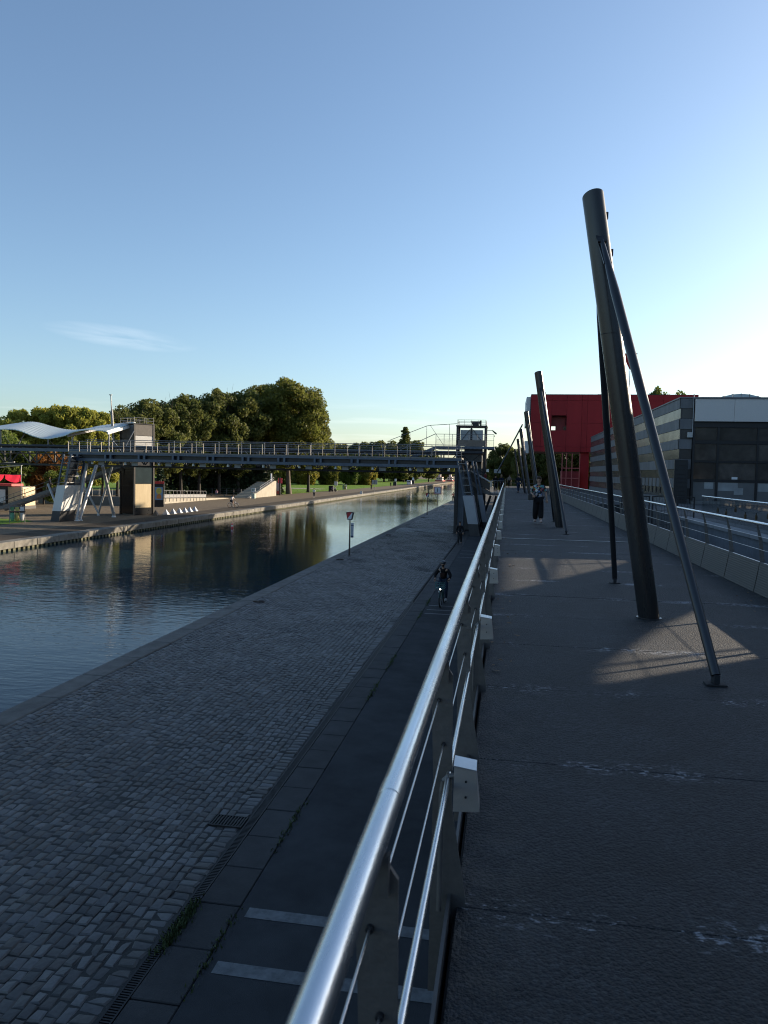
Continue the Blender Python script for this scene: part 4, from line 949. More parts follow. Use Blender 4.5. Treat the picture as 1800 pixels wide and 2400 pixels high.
# ================================================================== SIGNS, LEFT BANK FURNITURE
brown = mat('sign_post_brown', (.050,.036,.030), .5, vary=.2, scale=6)
sred = mat('sign_red', (.45,.035,.03), .5, vary=.12); swh = mat('sign_white', (.62,.63,.64), .5, vary=.08); snavy = mat('sign_navy', (.02,.03,.08), .5)
sblk = mat('sign_black', (.012,.012,.013), .5)
HEAD = [(-.25,.45),(-.20,.49),(.0,.515),(.20,.49),(.25,.45),(.165,.03),(.13,.0),(-.13,.0),(-.165,.03)]
def inset(poly, k, cx_=0, cy_=.26): return [(cx_+(x-cx_)*k, cy_+(y-cy_)*k) for x, y in poly]
def boat_sign(loc, rz, label, plate):
    e = empty('canal_sign', loc, label, 'sign', rz=rz)
    MB().box(-.11,.11,-.08,.08,0,.02).build('base_plate', brown, e)
    MB().prism([(-.055,.0),(.055,.0),(.036,2.26),(-.036,2.26)], 'y', -.03, .03).build('post', brown, e)
    h = MB().prism([(x, y+2.25) for x, y in HEAD], 'y', -.07, .07).build('head', sblk, e)
    L_ = [(x, y+2.25) for x, y in inset(HEAD, .84)]
    # white field below, red above the diagonal
    def clip(poly, sgn):
        f = lambda p: sgn*((p[1]-2.25-.255)-(p[0]+.03)*1.35); o = []
        for a, b_ in zip(poly, poly[1:]+poly[:1]):
            fa, fb = f(a), f(b_)
            if fa >= 0: o.append(a)
            if fa*fb < 0: t_ = fa/(fa-fb); o.append((a[0]+(b_[0]-a[0])*t_, a[1]+(b_[1]-a[1])*t_))
        return o
    face = [(x*.86-.03, y) for x, y in L_]
    MB().prism(clip(face, 1), 'y', -.078, -.0705).build('red_field', sred, h); MB().prism(clip(face, -1), 'y', -.077, -.0705).build('white_field', swh, h)
    if plate:
        p = MB().box(.06,.24,-.015,.015,1.13,2.05).build('plate', mat('plate_grey', (.42,.45,.50), .5, vary=.1), e)
        build_each(MB().box(.065,.235,-.019,-.016,1.88,1.94).box(.065,.235,-.019,-.016,1.14,1.26), 'plate_band', snavy, p)
        for k in range(9): MB().box(.08,.08+.13*rng.uniform(.6,1),-.0185,-.016,1.36+k*.05,1.375+k*.05).build('text_line', mat('print_grey', (.20,.22,.27), .6), p)
    return e
boat_sign((-9.67, 46.0, ZQ+.01), rad(8), 'near brown canal sign post with red and white head and timetable plate', True)
boat_sign((-9.80, 93.8, ZQ+.01), rad(4), 'second canal sign post with red and white head farther along the quay', False)
e = empty('navigation_sign', (-9.80, 107.7, ZQ), 'square white navigation sign with red border on a grey post', 'sign')
MB().tube((0,0,0),(0,0,3.35),.04,n=10).build('post', galv, e)
pl = MB().box(-.53,.53,-.07,-.04,2.28,3.34).build('border', sred, e); MB().box(-.44,.44,-.078,-.0705,2.37,3.25).build('field', swh, pl)
MB().box(-.05,.05,-.086,-.079,2.60,3.12).build('bar_mark', sblk, pl)
build_each(MB().prism([(-.34,2.44),(-.34,2.60),(-.28,2.52),(-.22,2.62),(-.14,2.44)], 'y', -.086, -.079).box(-.09,-.02,-.086,-.079,2.44,2.54), 'small_mark', sblk, pl)
MB().box(.1,.3,-.086,-.079,2.44,2.48).build('text_mark', mat('mark_grey', (.25,.25,.25), .6), pl)
e = empty('navigation_sign', (-35.05, 198, ZQ), 'grey back of a square navigation sign on the far bank', 'sign')
MB().tube((0,0,0),(0,0,3.2),.05,n=8).build('post', galv, e); MB().box(-.75,.75,.02,.06,1.9,3.1).build('panel', mat('sign_back', (.36,.36,.36), .6, vary=.15), e)
# mooring rings on the quay
for k, (x, y) in enumerate(((-9.75,28.5),(-9.8,43.5),(-9.8,62.0),(-9.8,74.5),(-9.8,88.0),(-9.8,118.0))):
    e = empty('mooring_ring', (x, y, ZQ+.01), ('nearest rusty mooring ring lying on the right quay edge','mooring ring beside the near canal sign post','third mooring ring along the right quay edge','fourth mooring ring, just past the bridge column','fifth mooring ring, beside the second canal sign','farthest mooring ring on the right quay')[k], 'mooring ring', 'mooring rings on the quay')
    rm = mat('rusty_iron', (.045,.030,.022), .7, vary=.4, scale=14)
    MB().torus((.18,0,.03), .13, .022, 'z', 18, 6).build('ring', rm, e); MB().box(-.12,.06,-.07,.07,0,.05).build('staple', rm, e)
# pyramid bollards
cm = mat('bollard_metal', (.50,.51,.53), .38, metal=.5, vary=.15, scale=3, rnd=.06)
rust = mat('bollard_rust', (.16,.11,.075), .7, vary=.35, scale=5)  # brown copy of the bollard metal, with shade put into its colour
bn = ['brown pyramid bollard nearest the lift tower','first silver pyramid bollard right of the brown one','second silver pyramid bollard in the row by towpath','third silver pyramid bollard in the row by towpath','fourth silver pyramid bollard in the row by towpath','fifth silver pyramid bollard in the row by towpath','last silver pyramid bollard, farthest right of the row']
for k, (x, y) in enumerate(((-38.17,77.25),(-37.9,79.2),(-37.9,81.0),(-37.9,82.7),(-37.9,84.2),(-37.9,85.6),(-37.9,87.1))):
    e = empty('pyramid_bollard', (x, y, ZQ), bn[k], 'bollard', 'pyramid bollards by the towpath')
    a = .30; MB().add([(-a,-a,.05),(a,-a,.05),(a,a,.05),(-a,a,.05),(-.03,-.03,.58),(.03,-.03,.58),(.03,.03,.58),(-.03,.03,.58)], [(0,3,2,1),(4,5,6,7),(0,1,5,4),(1,2,6,5),(2,3,7,6),(3,0,4,7)]).build('cap', rust if k == 0 else cm, e)
    MB().box(-a-.03,a+.03,-a-.03,a+.03,0,.05).build('base', rust if k == 0 else cm, e)
# poster kiosk
K = empty('poster_kiosk', (-46.1, 94.2, ZQ), 'dark poster kiosk with red top and yellow sun poster beside the lift', 'kiosk', rz=rad(22))
MB().bbox(-.62,.62,-.14,.14,0,3.1,.02).build('body', blk, K); MB().box(-.64,.64,-.16,.16,3.101,3.44).build('red_top', sred, K)
ps = MB().box(-.50,.50,-.155,-.141,.95,2.66).build('poster', mat('poster_blue', (.20,.33,.48), .4, vary=.25, scale=2), K)
MB().prism([(.0+.36*math.cos(i*.2618),2.15+.42*math.sin(i*.2618)) for i in range(24)], 'y', -.162, -.1555).build('yellow_disc', mat('poster_yellow', (.62,.53,.10), .5, vary=.2, scale=5), ps)
MB().prism([(-.30+.0,1.12),(.32,1.12),(.30,1.5),(.12,1.78),(-.1,1.72),(-.28,1.5)], 'y', -.164, -.1555).build('orange_blob', mat('poster_orange', (.60,.22,.06), .5, vary=.3, scale=6), ps)
build_each(MB().box(-.20,.20,-.169,-.1625,2.28,2.33).box(-.24,.24,-.169,-.1625,2.10,2.14), 'lettering', mat('poster_green', (.10,.25,.12), .5), ps)
MB().box(.655,.72,-.10,.10,0,3.3).build('side_post', galv, K)
# plywood board by the lift
# ramp wall with railing
conc = mat('pale_concrete', (.38,.345,.28), .9, spec=.15, col2=(.30,.27,.22), scale=.9, bump=.3, bscale=12)
Rm = empty('ramp_wall', (-49.5, 112, ZQ), 'low pale concrete ramp wall tapering to the ground with galvanised railing', 'wall')
A, Bp = (-49.4,94.5), (-49.0,128.0)
def ry(t_): return A[0]+(Bp[0]-A[0])*t_, A[1]+(Bp[1]-A[1])*t_
vs = []; n = 12
for k in range(n+1):
    x, y = ry(k/n); h = .95*(1-k/n)**.8+.02; vs += [(x+49.5,y-112,0),(x+49.5-.35,y-112,0),(x+49.5-.35,y-112,h),(x+49.5,y-112,h)]
fs = [(0,3,2,1),(4*n,4*n+1,4*n+2,4*n+3)]
for k in range(n):
    for j in range(4): fs.append((4*k+j,4*k+(j+1)%4,4*k+4+(j+1)%4,4*k+4+j))
MB().add(vs, fs).build('wall_body', conc, Rm)
pts = []
for k in range(20):
    x, y = ry(k/19*.68); h = .95*(1-k/19*.68)**.8
    MB().beam((x+49.55,y-112,h-.45),(x+49.55,y-112,h+1.15),.05,.05,(0,1,0)).build('post', galv, Rm); pts.append((x+49.55,y-112,h))
for dz in (1.15,.62,.15): MB().path([(a,b_,c+dz) for a,b_,c in pts], .03, n=6).build('rail', galv, Rm)
MB().add([(p[0],p[1],p[2]+.15) for p in pts]+[(p[0],p[1],p[2]+.6) for p in pts], [(i,i+1,21+i,20+i) for i in range(19)]).build('infill_mesh', mat('mesh_grey', (.20,.20,.20), .6), Rm)
# low wall and fence left of the lift
e = empty('garden_wall', (-56, 96, ZQ), 'low shaded concrete wall with thin fence behind the bridge legs', 'wall')
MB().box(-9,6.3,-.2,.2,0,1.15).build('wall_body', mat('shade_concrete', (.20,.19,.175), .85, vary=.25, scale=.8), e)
for k in range(16): MB().box(-8.9+k*1.0,-8.85+k*1.0,-.03,.03,1.15,2.2).build('post', galv, e)
for z in (1.4,2.2): MB().tube((-9,0,z),(6.3,0,z),.022,n=5).build('rail', galv, e)
# rear fence by the conifers
e = empty('park_fence', (-57, 146, ZQ), 'thin rail fence with pale posts in front of the dark conifers', 'fence')
for k in range(13): MB().box(-9+k*1.55,-8.9+k*1.55,-.05,.05,0,1.25).build('post', railw if k % 2 else galv, e)
for z in (.45,.85,1.2): MB().tube((-9,0,z),(9.7,0,z),.025,n=5).build('rail', galv, e)
# concrete stair wall
e = empty('stair_wall', (-46.5, 138.5, ZQ), 'sunlit triangular concrete stair wall with sloping handrail on far bank', 'wall')
MB().prism([(-7.8,0),(8.0,0),(8.0,3.05),(6.8,3.05),(-7.8,.12)], 'x', -.25, .25).build('wall_body', conc, e)
for k in range(9): y = -1.6+k*1.05; z = .12+(y+7.8)/14.6*2.93; MB().beam((.1,y,z-.5),(.1,y,z+.75),.07,.07,(0,1,0)).build('post', galv, e)
for dz in (.75,.35): MB().tube((.1,-1.8,1.3+dz-.02),(.1,6.8,3.05+dz),.04,n=6).build('handrail', galv, e)
for k in range(12): MB().box(-3.2,-.3,-7.4+k*1.2,-6.2+k*1.2,0,.16+.24*k).build('step', conc, e)
# graffiti cabinet, notice post, banner post, map board
def cabinet(loc, label, c1, h=1.7, rz=0):
    e = empty('notice_cabinet', loc, label, 'notice board', rz=rz)
    MB().box(-.32,.32,-.25,.25,0,h*.55).build('cabinet', c1, e); MB().box(-.05,.05,-.05,.05,h*.55,h*.72).build('stem', galv, e)
    s_ = MB().box(-.36,.36,-.04,.04,h*.72,h*1.12).build('sign_plate', swh, e)
    build_each(MB().box(-.25,-.05,-.048,-.0405,h*.8,h*1.05).box(.02,.2,-.048,-.0405,h*.8,h*1.05), 'print_block', mat('print_green', (.14,.22,.16), .6), s_)
    return e
graf = mat('graffiti_pale', (.52,.52,.44), .6, col2=(.16,.26,.24), scale=4)
cabinet((-45.5,130.5,ZQ), 'graffitied cabinet with small white board at the foot of stair wall', graf)
e = empty('wayfinding_post', (-46.6, 150, ZQ), 'black post with small red flag sign beside the big plane tree', 'sign')
MB().box(-.12,.12,-.10,.10,0,3.7).build('post', blk, e); MB().box(-.35,.5,-.03,.03,2.5,3.6).build('red_plate', mat('bright_red', (.62,.04,.06), .45, vary=.1), e)
e = empty('map_board', (-47.6, 151.5, ZQ), 'grey map board with red foot left of the black sign post', 'sign'); MB().box(-.4,.4,-.05,.05,.9,2.6).build('panel', mat('map_grey', (.40,.41,.40), .5, vary=.3, scale=5), e); MB().box(-.4,.4,-.06,.06,.25,.89).build('red_foot', mat('dull_red', (.36,.07,.05), .6), e)
e = empty('birch_post', (-48.0, 148.5, ZQ), 'white round post with orange foot beside the stair wall', 'post'); MB().tube((0,0,.5),(0,0,4.5),.2,.17,n=10).build('shaft', swh, e); MB().box(-.5,.3,-.1,.1,0,1.0).build('orange_foot', mat('orange_red', (.50,.12,.05), .6), e)
# waste stands: frame, header with three placards, three bags
bagc = [mat('bag_green', (.10,.30,.20), .4, vary=.3, scale=6), mat('bag_yellow', (.40,.34,.10), .4, vary=.3, scale=6), mat('bag_clear', (.46,.46,.44), .35, vary=.3, scale=6)]
def waste(loc, rz, label, detail=True, scale=1):
    e = empty('waste_stand', loc, label, 'waste bins', 'waste stands on the far bank', rz)
    for x in (-.62,.62): MB().tube((x,0,0),(x,0,1.5),.035,n=8).build('post', galv, e)
    MB().tube((-.62,0,1.5),(.62,0,1.5),.035,n=8).build('top_bar', galv, e); MB().box(-.66,.66,-.2,.2,.98,1.06).build('shelf', blk, e)
    for k in range(3):
        x = -.40+k*.40
        MB().box(x-.15,x+.15,-.03,.03,1.09,1.44).build('placard', mat(('placard_green','placard_yellow','placard_white')[k], ((.10,.26,.12),(.50,.45,.12),(.66,.67,.66))[k], .5, vary=.2), e)
        MB().torus((x,0,.95), .17, .02, 'z', 14, 5).build('hoop', blk, e)
        bm_ = MB(); n = 12; vs = []
        for z, r in ((.96,.17),(.80,.175),(.55,.185),(.30,.17),(.16,.09)):
            for i in range(n): a = 2*math.pi*i/n; q = r*(1+.12*math.sin(3*a+k*2+z*7)); vs.append((x+q*math.cos(a), q*math.sin(a), z))
        fs = [(j*n+i,j*n+(i+1)%n,(j+1)*n+(i+1)%n,(j+1)*n+i) for j in range(4) for i in range(n)]+[tuple(range(4*n,5*n))]
        bm_.add(vs, fs, True).build('bag', bagc[k], e)
    return e
waste((-43.9,61.6,ZQ), rad(40), 'waste stand with green, yellow and clear bags on the grass at the left edge')
waste((-47.6,148,ZQ), rad(35), 'waste stand behind the jogger in white shirt')
waste((-45.0,206,ZQ), rad(35), 'waste stand on the lawn edge, midway along the far bank')
e = empty('litter_bin', (-44.6, 188, ZQ), 'square dark litter bin with white header beside two seated people', 'bin')
MB().bbox(-.6,.6,-.5,.5,0,1.5,.05).build('body', blk, e); MB().box(.75,1.6,-.05,.05,1.6,2.6).build('header', swh, e); MB().box(1.1,1.2,-.05,.05,0,1.6).build('stem', galv, e)
e = empty('litter_bin', (-43.5, 292, ZQ), 'small dark litter bin with white header near the parked van', 'bin')
MB().bbox(-.7,.6,-.5,.5,0,1.5,.05).build('body', blk, e); MB().box(-.2,.6,-.05,.05,1.7,2.7).build('header', swh, e); MB().box(.1,.2,-.05,.05,1.5,1.7).build('stem', galv, e)
e = empty('litter_bin', (-43.0, 345, ZQ), 'farthest dark litter bin on the far bank, beyond the van', 'bin')
MB().bbox(-.7,.7,-.5,.5,0,1.6,.05).build('body', blk, e); MB().box(-.4,.5,-.05,.05,1.8,3.0).build('header', swh, e); MB().box(0,.1,-.05,.05,1.6,1.8).build('stem', galv, e)
# kiosk hut with red drape canopy
Hh = empty('wooden_hut', (-58, 80.5, ZQ), 'pale plank hut at the left edge on the far bank', 'hut')
MB().box(-3,1.0,.06,2.5,.4,2.7).build('core', blk, Hh)
for k in range(9): MB().bbox(-.55,1.3,-.02,.05,.4+k*.25,.645+k*.25,.008).build('plank', mat('hut_plank', (.66,.52,.33), .7, col2=(.55,.42,.25), scale=3, stretch=(.4,1,3), rnd=.07), Hh)
for k in range(9): MB().bbox(1.301,1.37,-.02,2.4,.4+k*.25,.645+k*.25,.008).build('plank', MATS['hut_plank'], Hh)
MB().box(-3,1.4,-.1,2.5,0,.39).build('plinth', mat('plinth_dark', (.09,.085,.08), .8), Hh)
MB().box(-2.2,-.75,-.25,-.2,.75,2.3).build('white_board', swh, Hh); MB().box(-.65,-.58,-.3,-.22,.2,2.9).build('post', blk, Hh)
MB().box(-2.5,.2,-.4,1.8,2.72,3.0).build('red_roof', mat('red_paint', (.48,.045,.04), .5, vary=.15), Hh)
C_ = empty('drape_canopy', (-58, 79.2, ZQ), 'white tube canopy frame hung with bright red drapes above the hut', 'canopy')
drm = mat('red_drape', (.62,.035,.07), .6, vary=.25, scale=2)
_t = drm.node_tree; _o = _t.nodes['Material Output']; _m = _t.nodes.new('ShaderNodeMixShader'); _m.inputs[0].default_value = .55
_tl = _t.nodes.new('ShaderNodeBsdfTranslucent'); _tl.inputs[0].default_value = (.75,.04,.08,1)
_t.links.new(_t.nodes['Principled BSDF'].outputs[0], _m.inputs[1]); _t.links.new(_tl.outputs[0], _m.inputs[2]); _t.links.new(_m.outputs[0], _o.inputs['Surface'])
for x0 in (-2.1,.0):
    n = 16; vs = []; 
    for i in range(n+1):
        u = i/n; x = x0+u*2.08; top = 4.1; bot = 3.95-.75*math.sin(math.pi*u)**.7 if x0 < -1 else 3.95-.72*(math.sin(math.pi*min(1,u*.62+.12)))-.05
        for j in range(5): v = j/4; vs.append((x, .0+.07*math.sin(9*u+3*v), top+(bot-top)*v))
    MB().add(vs, [(i*5+j,i*5+j+1,i*5+j+6,i*5+j+5) for i in range(n) for j in range(4)], True).build('drape', drm, C_)
for x in (-1.0,2.1): MB().tube((x,0,4.1),(x,0,5.15),.05,n=8).build('post', white, C_)
build_each(MB().beam((-4,0,4.6),(2.2,0,5.25),.1,.14).beam((-4,1.2,5.1),(.4,1.2,5.6),.1,.12), 'roof_beam', white, C_)
MB().tube((-3,0,4.12),(2.5,0,4.12),.03,n=6).build('drape_rail', galv, C_)
for x in (2.05,-1.0): MB().tube((x,.05,0),(x,.05,4.1),.04,n=6).build('leg', galv, C_)
# white post in the water-side coping and a float buoy
e = empty('buoy', (-26.9, 70.9, ZW), 'small red and white marker buoy floating on the canal', 'buoy')
MB().tube((0,0,-.1),(0,0,.18),.14,.12,n=10).tube((0,0,.32),(0,0,.48),.10,.05,n=10).build('red_ring', mat('buoy_red', (.62,.05,.05), .4), e); MB().tube((0,0,.18),(0,0,.32),.12,.10,n=10).build('white_band', swh, e)
e = empty('quay_marker', (-33.6, 172, ZQ), 'small white marker post on the far quay edge', 'post'); MB().box(-.25,.25,-.1,.1,0.03,.7).build('plate', swh, e); MB().box(-.3,.3,-.15,.15,0,.03).build('base', galv, e)
# ================================================================== TREES
def leaf_mat(name, a, b_, c=None, rnd=.10, trans=.55):
    M = bpy.data.materials.new(name); M.use_nodes = True; t = M.node_tree; N = t.nodes; L = t.links; N.clear()
    o = N.new('ShaderNodeOutputMaterial'); g = N.new('ShaderNodeNewGeometry')
    n = N.new('ShaderNodeTexNoise'); n.inputs['Scale'].default_value = .32; n.inputs['Detail'].default_value = 6; n.inputs['Roughness'].default_value = .75; L.new(g.outputs['Position'], n.inputs['Vector'])
    cr_ = N.new('ShaderNodeValToRGB'); cr_.color_ramp.elements[0].position = .33; cr_.color_ramp.elements[1].position = .67
    cr_.color_ramp.elements[0].color = (*a, 1); cr_.color_ramp.elements[1].color = (*b_, 1)
    if c: e = cr_.color_ramp.elements.new(.60); e.color = (*c, 1)
    L.new(n.outputs[0], cr_.inputs[0])
    oi = N.new('ShaderNodeObjectInfo'); mr = N.new('ShaderNodeMapRange'); mr.inputs[3].default_value = 1-rnd; mr.inputs[4].default_value = 1+rnd; L.new(oi.outputs['Random'], mr.inputs[0])
    hs = N.new('ShaderNodeHueSaturation'); L.new(mr.outputs[0], hs.inputs['Value']); L.new(cr_.outputs[0], hs.inputs['Color'])
    d = N.new('ShaderNodeBsdfPrincipled'); d.inputs['Roughness'].default_value = .55; d.inputs['Specular IOR Level'].default_value = .25; L.new(hs.outputs[0], d.inputs['Base Color'])
    tl = N.new('ShaderNodeBsdfTranslucent'); L.new(hs.outputs[0], tl.inputs[0])
    mx = N.new('ShaderNodeMixShader'); mx.inputs[0].default_value = trans; L.new(d.outputs[0], mx.inputs[1]); L.new(tl.outputs[0], mx.inputs[2]); L.new(mx.outputs[0], o.inputs[0])
    return M
LM = dict(plane=leaf_mat('plane_leaves', (.105,.125,.026), (.195,.160,.034), (.150,.150,.030)),
          olive=leaf_mat('olive_leaves', (.080,.108,.030), (.155,.155,.040)),
          light=leaf_mat('light_leaves', (.23,.26,.05), (.40,.37,.07)),
          autumn=leaf_mat('autumn_leaves', (.19,.07,.023), (.16,.16,.038), (.26,.12,.028)),
          green=leaf_mat('green_leaves', (.090,.140,.028), (.170,.195,.040)),
          conifer=leaf_mat('conifer_needles', (.022,.040,.018), (.050,.066,.026), trans=.15),
          gold=leaf_mat('golden_leaves', (.155,.165,.030), (.300,.230,.038)))
bark = mat('plane_bark', (.13,.095,.065), .85, col2=(.07,.05,.035), scale=2, stretch=(1,1,.3), bump=.5, bscale=9)
barkd = mat('dark_bark', (.045,.036,.028), .9, vary=.4, scale=3, stretch=(1,1,.3))
def quads(P, Nn, s, r, aspect=1.0):
    n = len(P); u = r.normal(size=(n,3)); u -= Nn*(u*Nn).sum(1, keepdims=True); u /= np.linalg.norm(u, axis=1, keepdims=True)+1e-9
    v = np.cross(Nn, u); s = s[:,None]; a = u*s*aspect; b_ = v*s*.72
    V = np.empty((n,4,3)); V[:,0] = P-a*.9; V[:,1] = P-b_; V[:,2] = P+a; V[:,3] = P+b_
    return V.reshape(-1,3)
def crown_mesh(name, H, lobes, nleaf, size, seed, spread=.5, down=0.0, aspect=1.0):
    r = np.random.default_rng(seed); C = np.array([l[:3] for l in lobes]); R = np.array([l[3] for l in lobes])
    w = R**2; idx = r.choice(len(lobes), nleaf, p=w/w.sum()); d = r.normal(size=(nleaf,3)); d /= np.linalg.norm(d, axis=1, keepdims=True)
    rad_ = np.where(r.random(nleaf) < .78, r.uniform(.80,1.10,nleaf), r.uniform(.25,.9,nleaf))
    # broken surface: lobes carry sprigs
    bumps = 1+.16*np.sin(d[:,0]*9+idx)*np.sin(d[:,1]*8+idx*2)*np.sin(d[:,2]*7+idx*3)
    P = C[idx]+d*(R[idx]*rad_*bumps)[:,None]*np.array([1,1,.86]); P[:,2] -= down*np.abs(d[:,2])
    Nn = d*.8+r.normal(size=(nleaf,3))*(spread+.35); Nn /= np.linalg.norm(Nn, axis=1, keepdims=True)
    V = quads(P, Nn, size*r.uniform(.4,1.0,nleaf)**1.0*1.35, r, aspect)
    me = bpy.data.meshes.new(name); me.vertices.add(len(V)); me.vertices.foreach_set('co', V.astype(np.float32).ravel())
    me.loops.add(len(V)); me.loops.foreach_set('vertex_index', np.arange(len(V), dtype=np.int32))
    me.polygons.add(nleaf); me.polygons.foreach_set('loop_start', np.arange(0, len(V), 4, dtype=np.int32)); me.update(calc_edges=True)
    return me
def lobes_dome(H, W, z0, n, rmin, rmax, seed, lop=0.0):
    r = random.Random(seed); o = []
    for i in range(n):
        for _ in range(40):
            x, y, z = r.uniform(-1,1), r.uniform(-1,1), r.uniform(-1,1)
            q = x*x+y*y+z*z
            if .25 < q < 1: break
        k = rmax-(rmax-rmin)*r.random()
        zc = z0+(H-z0)*.5; o.append((x*(W-k*.8)+lop*z, y*(W-k*.8), zc+z*((H-z0)*.5-k*.6), k))
    return o
def trunk_mesh(name, H, r0, top, nb, seed, W, bend=0.0):
    r = random.Random(seed); mb = MB(); pts = [Vector((0,0,-.3))]; n = 6
    for k in range(1, n+1): f = k/n; pts.append(Vector((bend*math.sin(f*2.2)+r.uniform(-.05,.05)*H*.02, r.uniform(-.05,.05)*H*.02, top*f)))
    for k in range(n): mb.tube(pts[k], pts[k+1], r0*(1.25 if k == 0 else 1)*(1-.55*k/n), r0*(1-.55*(k+1)/n), n=10, cap=False)
    for i in range(nb):
        a = 6.283*i/nb+r.uniform(-.3,.3); s = pts[3+i % 3]; L_ = r.uniform(.5,.85)
        m_ = s+Vector((math.cos(a)*W*.35, math.sin(a)*W*.35, (H-s.z)*.35)); e_ = s+Vector((math.cos(a)*W*L_, math.sin(a)*W*L_, (H-s.z)*r.uniform(.45,.85)))
        mb.tube(s, m_, r0*.38, r0*.24, n=7, cap=False); mb.tube(m_, e_, r0*.24, r0*.05, n=6, cap=False)
        for q in range(2): t_ = m_.lerp(e_, r.uniform(.2,.6)); mb.tube(t_, t_+Vector((r.uniform(-1,1)*W*.3, r.uniform(-1,1)*W*.3, r.uniform(.1,.3)*H)), r0*.12, r0*.03, n=5, cap=False)
    return mb.mesh(name)
VAR = {}
def variant(key, H, W, z0, n, rmin, rmax, nleaf, size, seed, r0, top, nb, spread=.5, bend=0.0):
    VAR[key] = (H, W, crown_mesh('crown', H, lobes_dome(H, W, z0, n, rmin, rmax, seed), nleaf, size, seed, spread), trunk_mesh('trunk', H, r0, top, nb, seed, W*.8, bend))
variant('plane', 25.2, 9.6, 5.2, 180, 1.0, 2.1, 62000, .25, 1, .62, 10, 9, .55, .8)
variant('broadA', 20, 6.8, 3.6, 120, .8, 1.7, 36000, .22, 2, .40, 9, 8)
variant('broadB', 18, 6.2, 3.0, 110, .75, 1.6, 34000, .22, 3, .36, 8, 7)
variant('light', 15, 4.6, 1.8, 95, .55, 1.15, 28000, .18, 4, .26, 7, 7, .7)
variant('small', 7.5, 2.8, .6, 34, .5, 1.0, 9000, .16, 5, .14, 3.5, 6, .7)
variant('far', 22, 7.5, .6, 70, 1.3, 2.6, 15000, .50, 6, .40, 8, 6)
variant('hedge', 9, 5.0, -.6, 46, .8, 1.6, 12000, .30, 8, .2, 3.5, 5, .7)
def conifer_var(key, H, W, seed, tiers=17, nl=9000):
    r = np.random.default_rng(seed); lob = []
    rr_ = random.Random(seed)
    for k in range(tiers):
        f = k/tiers; z = .5+f*(H-.8); w = W*(1-f)**.85+.12
        for i in range(max(3, int(8*(1-f))+2)):
            a = rr_.uniform(0,6.283); q = w*rr_.uniform(.45,1); lob.append((q*math.cos(a), q*math.sin(a), z-.25*q, .22+.42*(1-f)))
    VAR[key] = (H, W, crown_mesh('crown', H, lob, nl, .17, seed, .9, .1, 1.5), trunk_mesh('trunk', H, .16, H*.85, 0, seed, 1))
variant('poplar', 30, 5, .6, 10, 1, 2, 100, .4, 31, .4, 18, 0)
rp_ = random.Random(9); VAR['poplar'] = (30, 5, crown_mesh('crown', 30, [((1-f)**.7*3.6*math.cos(a)*q, (1-f)**.7*3.6*math.sin(a)*q, 1+f*28, .7+1.7*(1-f)) for f, a, q in [(k/90, rp_.uniform(0,6.28), rp_.uniform(.2,1)) for k in range(90)]], 14000, .48, 9, .6), VAR['poplar'][3])
conifer_var('conifer', 9, 2.6, 21); conifer_var('coniferB', 9, 2.2, 22)
def tree(key, x, y, H, W, leaf, label, name='tree', rz=None, z=ZQ, barkm=barkd, group='trees on the far bank'):
    h0, w0, cm_, tm_ = VAR[key]
    e = empty(name, (x, y, z), label, 'tree', group, rng.uniform(0, 6.28) if rz is None else rz)
    e.scale = (W/w0, W/w0, H/h0)
    k = (key, leaf.name)
    if k not in VAR:
        me = cm_ if not cm_.materials else cm_.copy()
        me.materials.append(leaf) if not me.materials else me.materials.__setitem__(0, leaf); VAR[k] = me
    link(bpy.data.objects.new('crown', VAR[k]), e)
    kt = (key, barkm.name)
    if kt not in VAR:
        me = tm_ if not tm_.materials else tm_.copy()
        me.materials.append(barkm) if not me.materials else me.materials.__setitem__(0, barkm); VAR[kt] = me
    link(bpy.data.objects.new('trunk', VAR[kt]), e)
    return e
tree('plane', -47.6, 160, 25.4, 9.8, LM['plane'], 'big golden olive plane tree with thick bare trunk on the far bank', 'plane_tree', 2.2, barkm=bark)
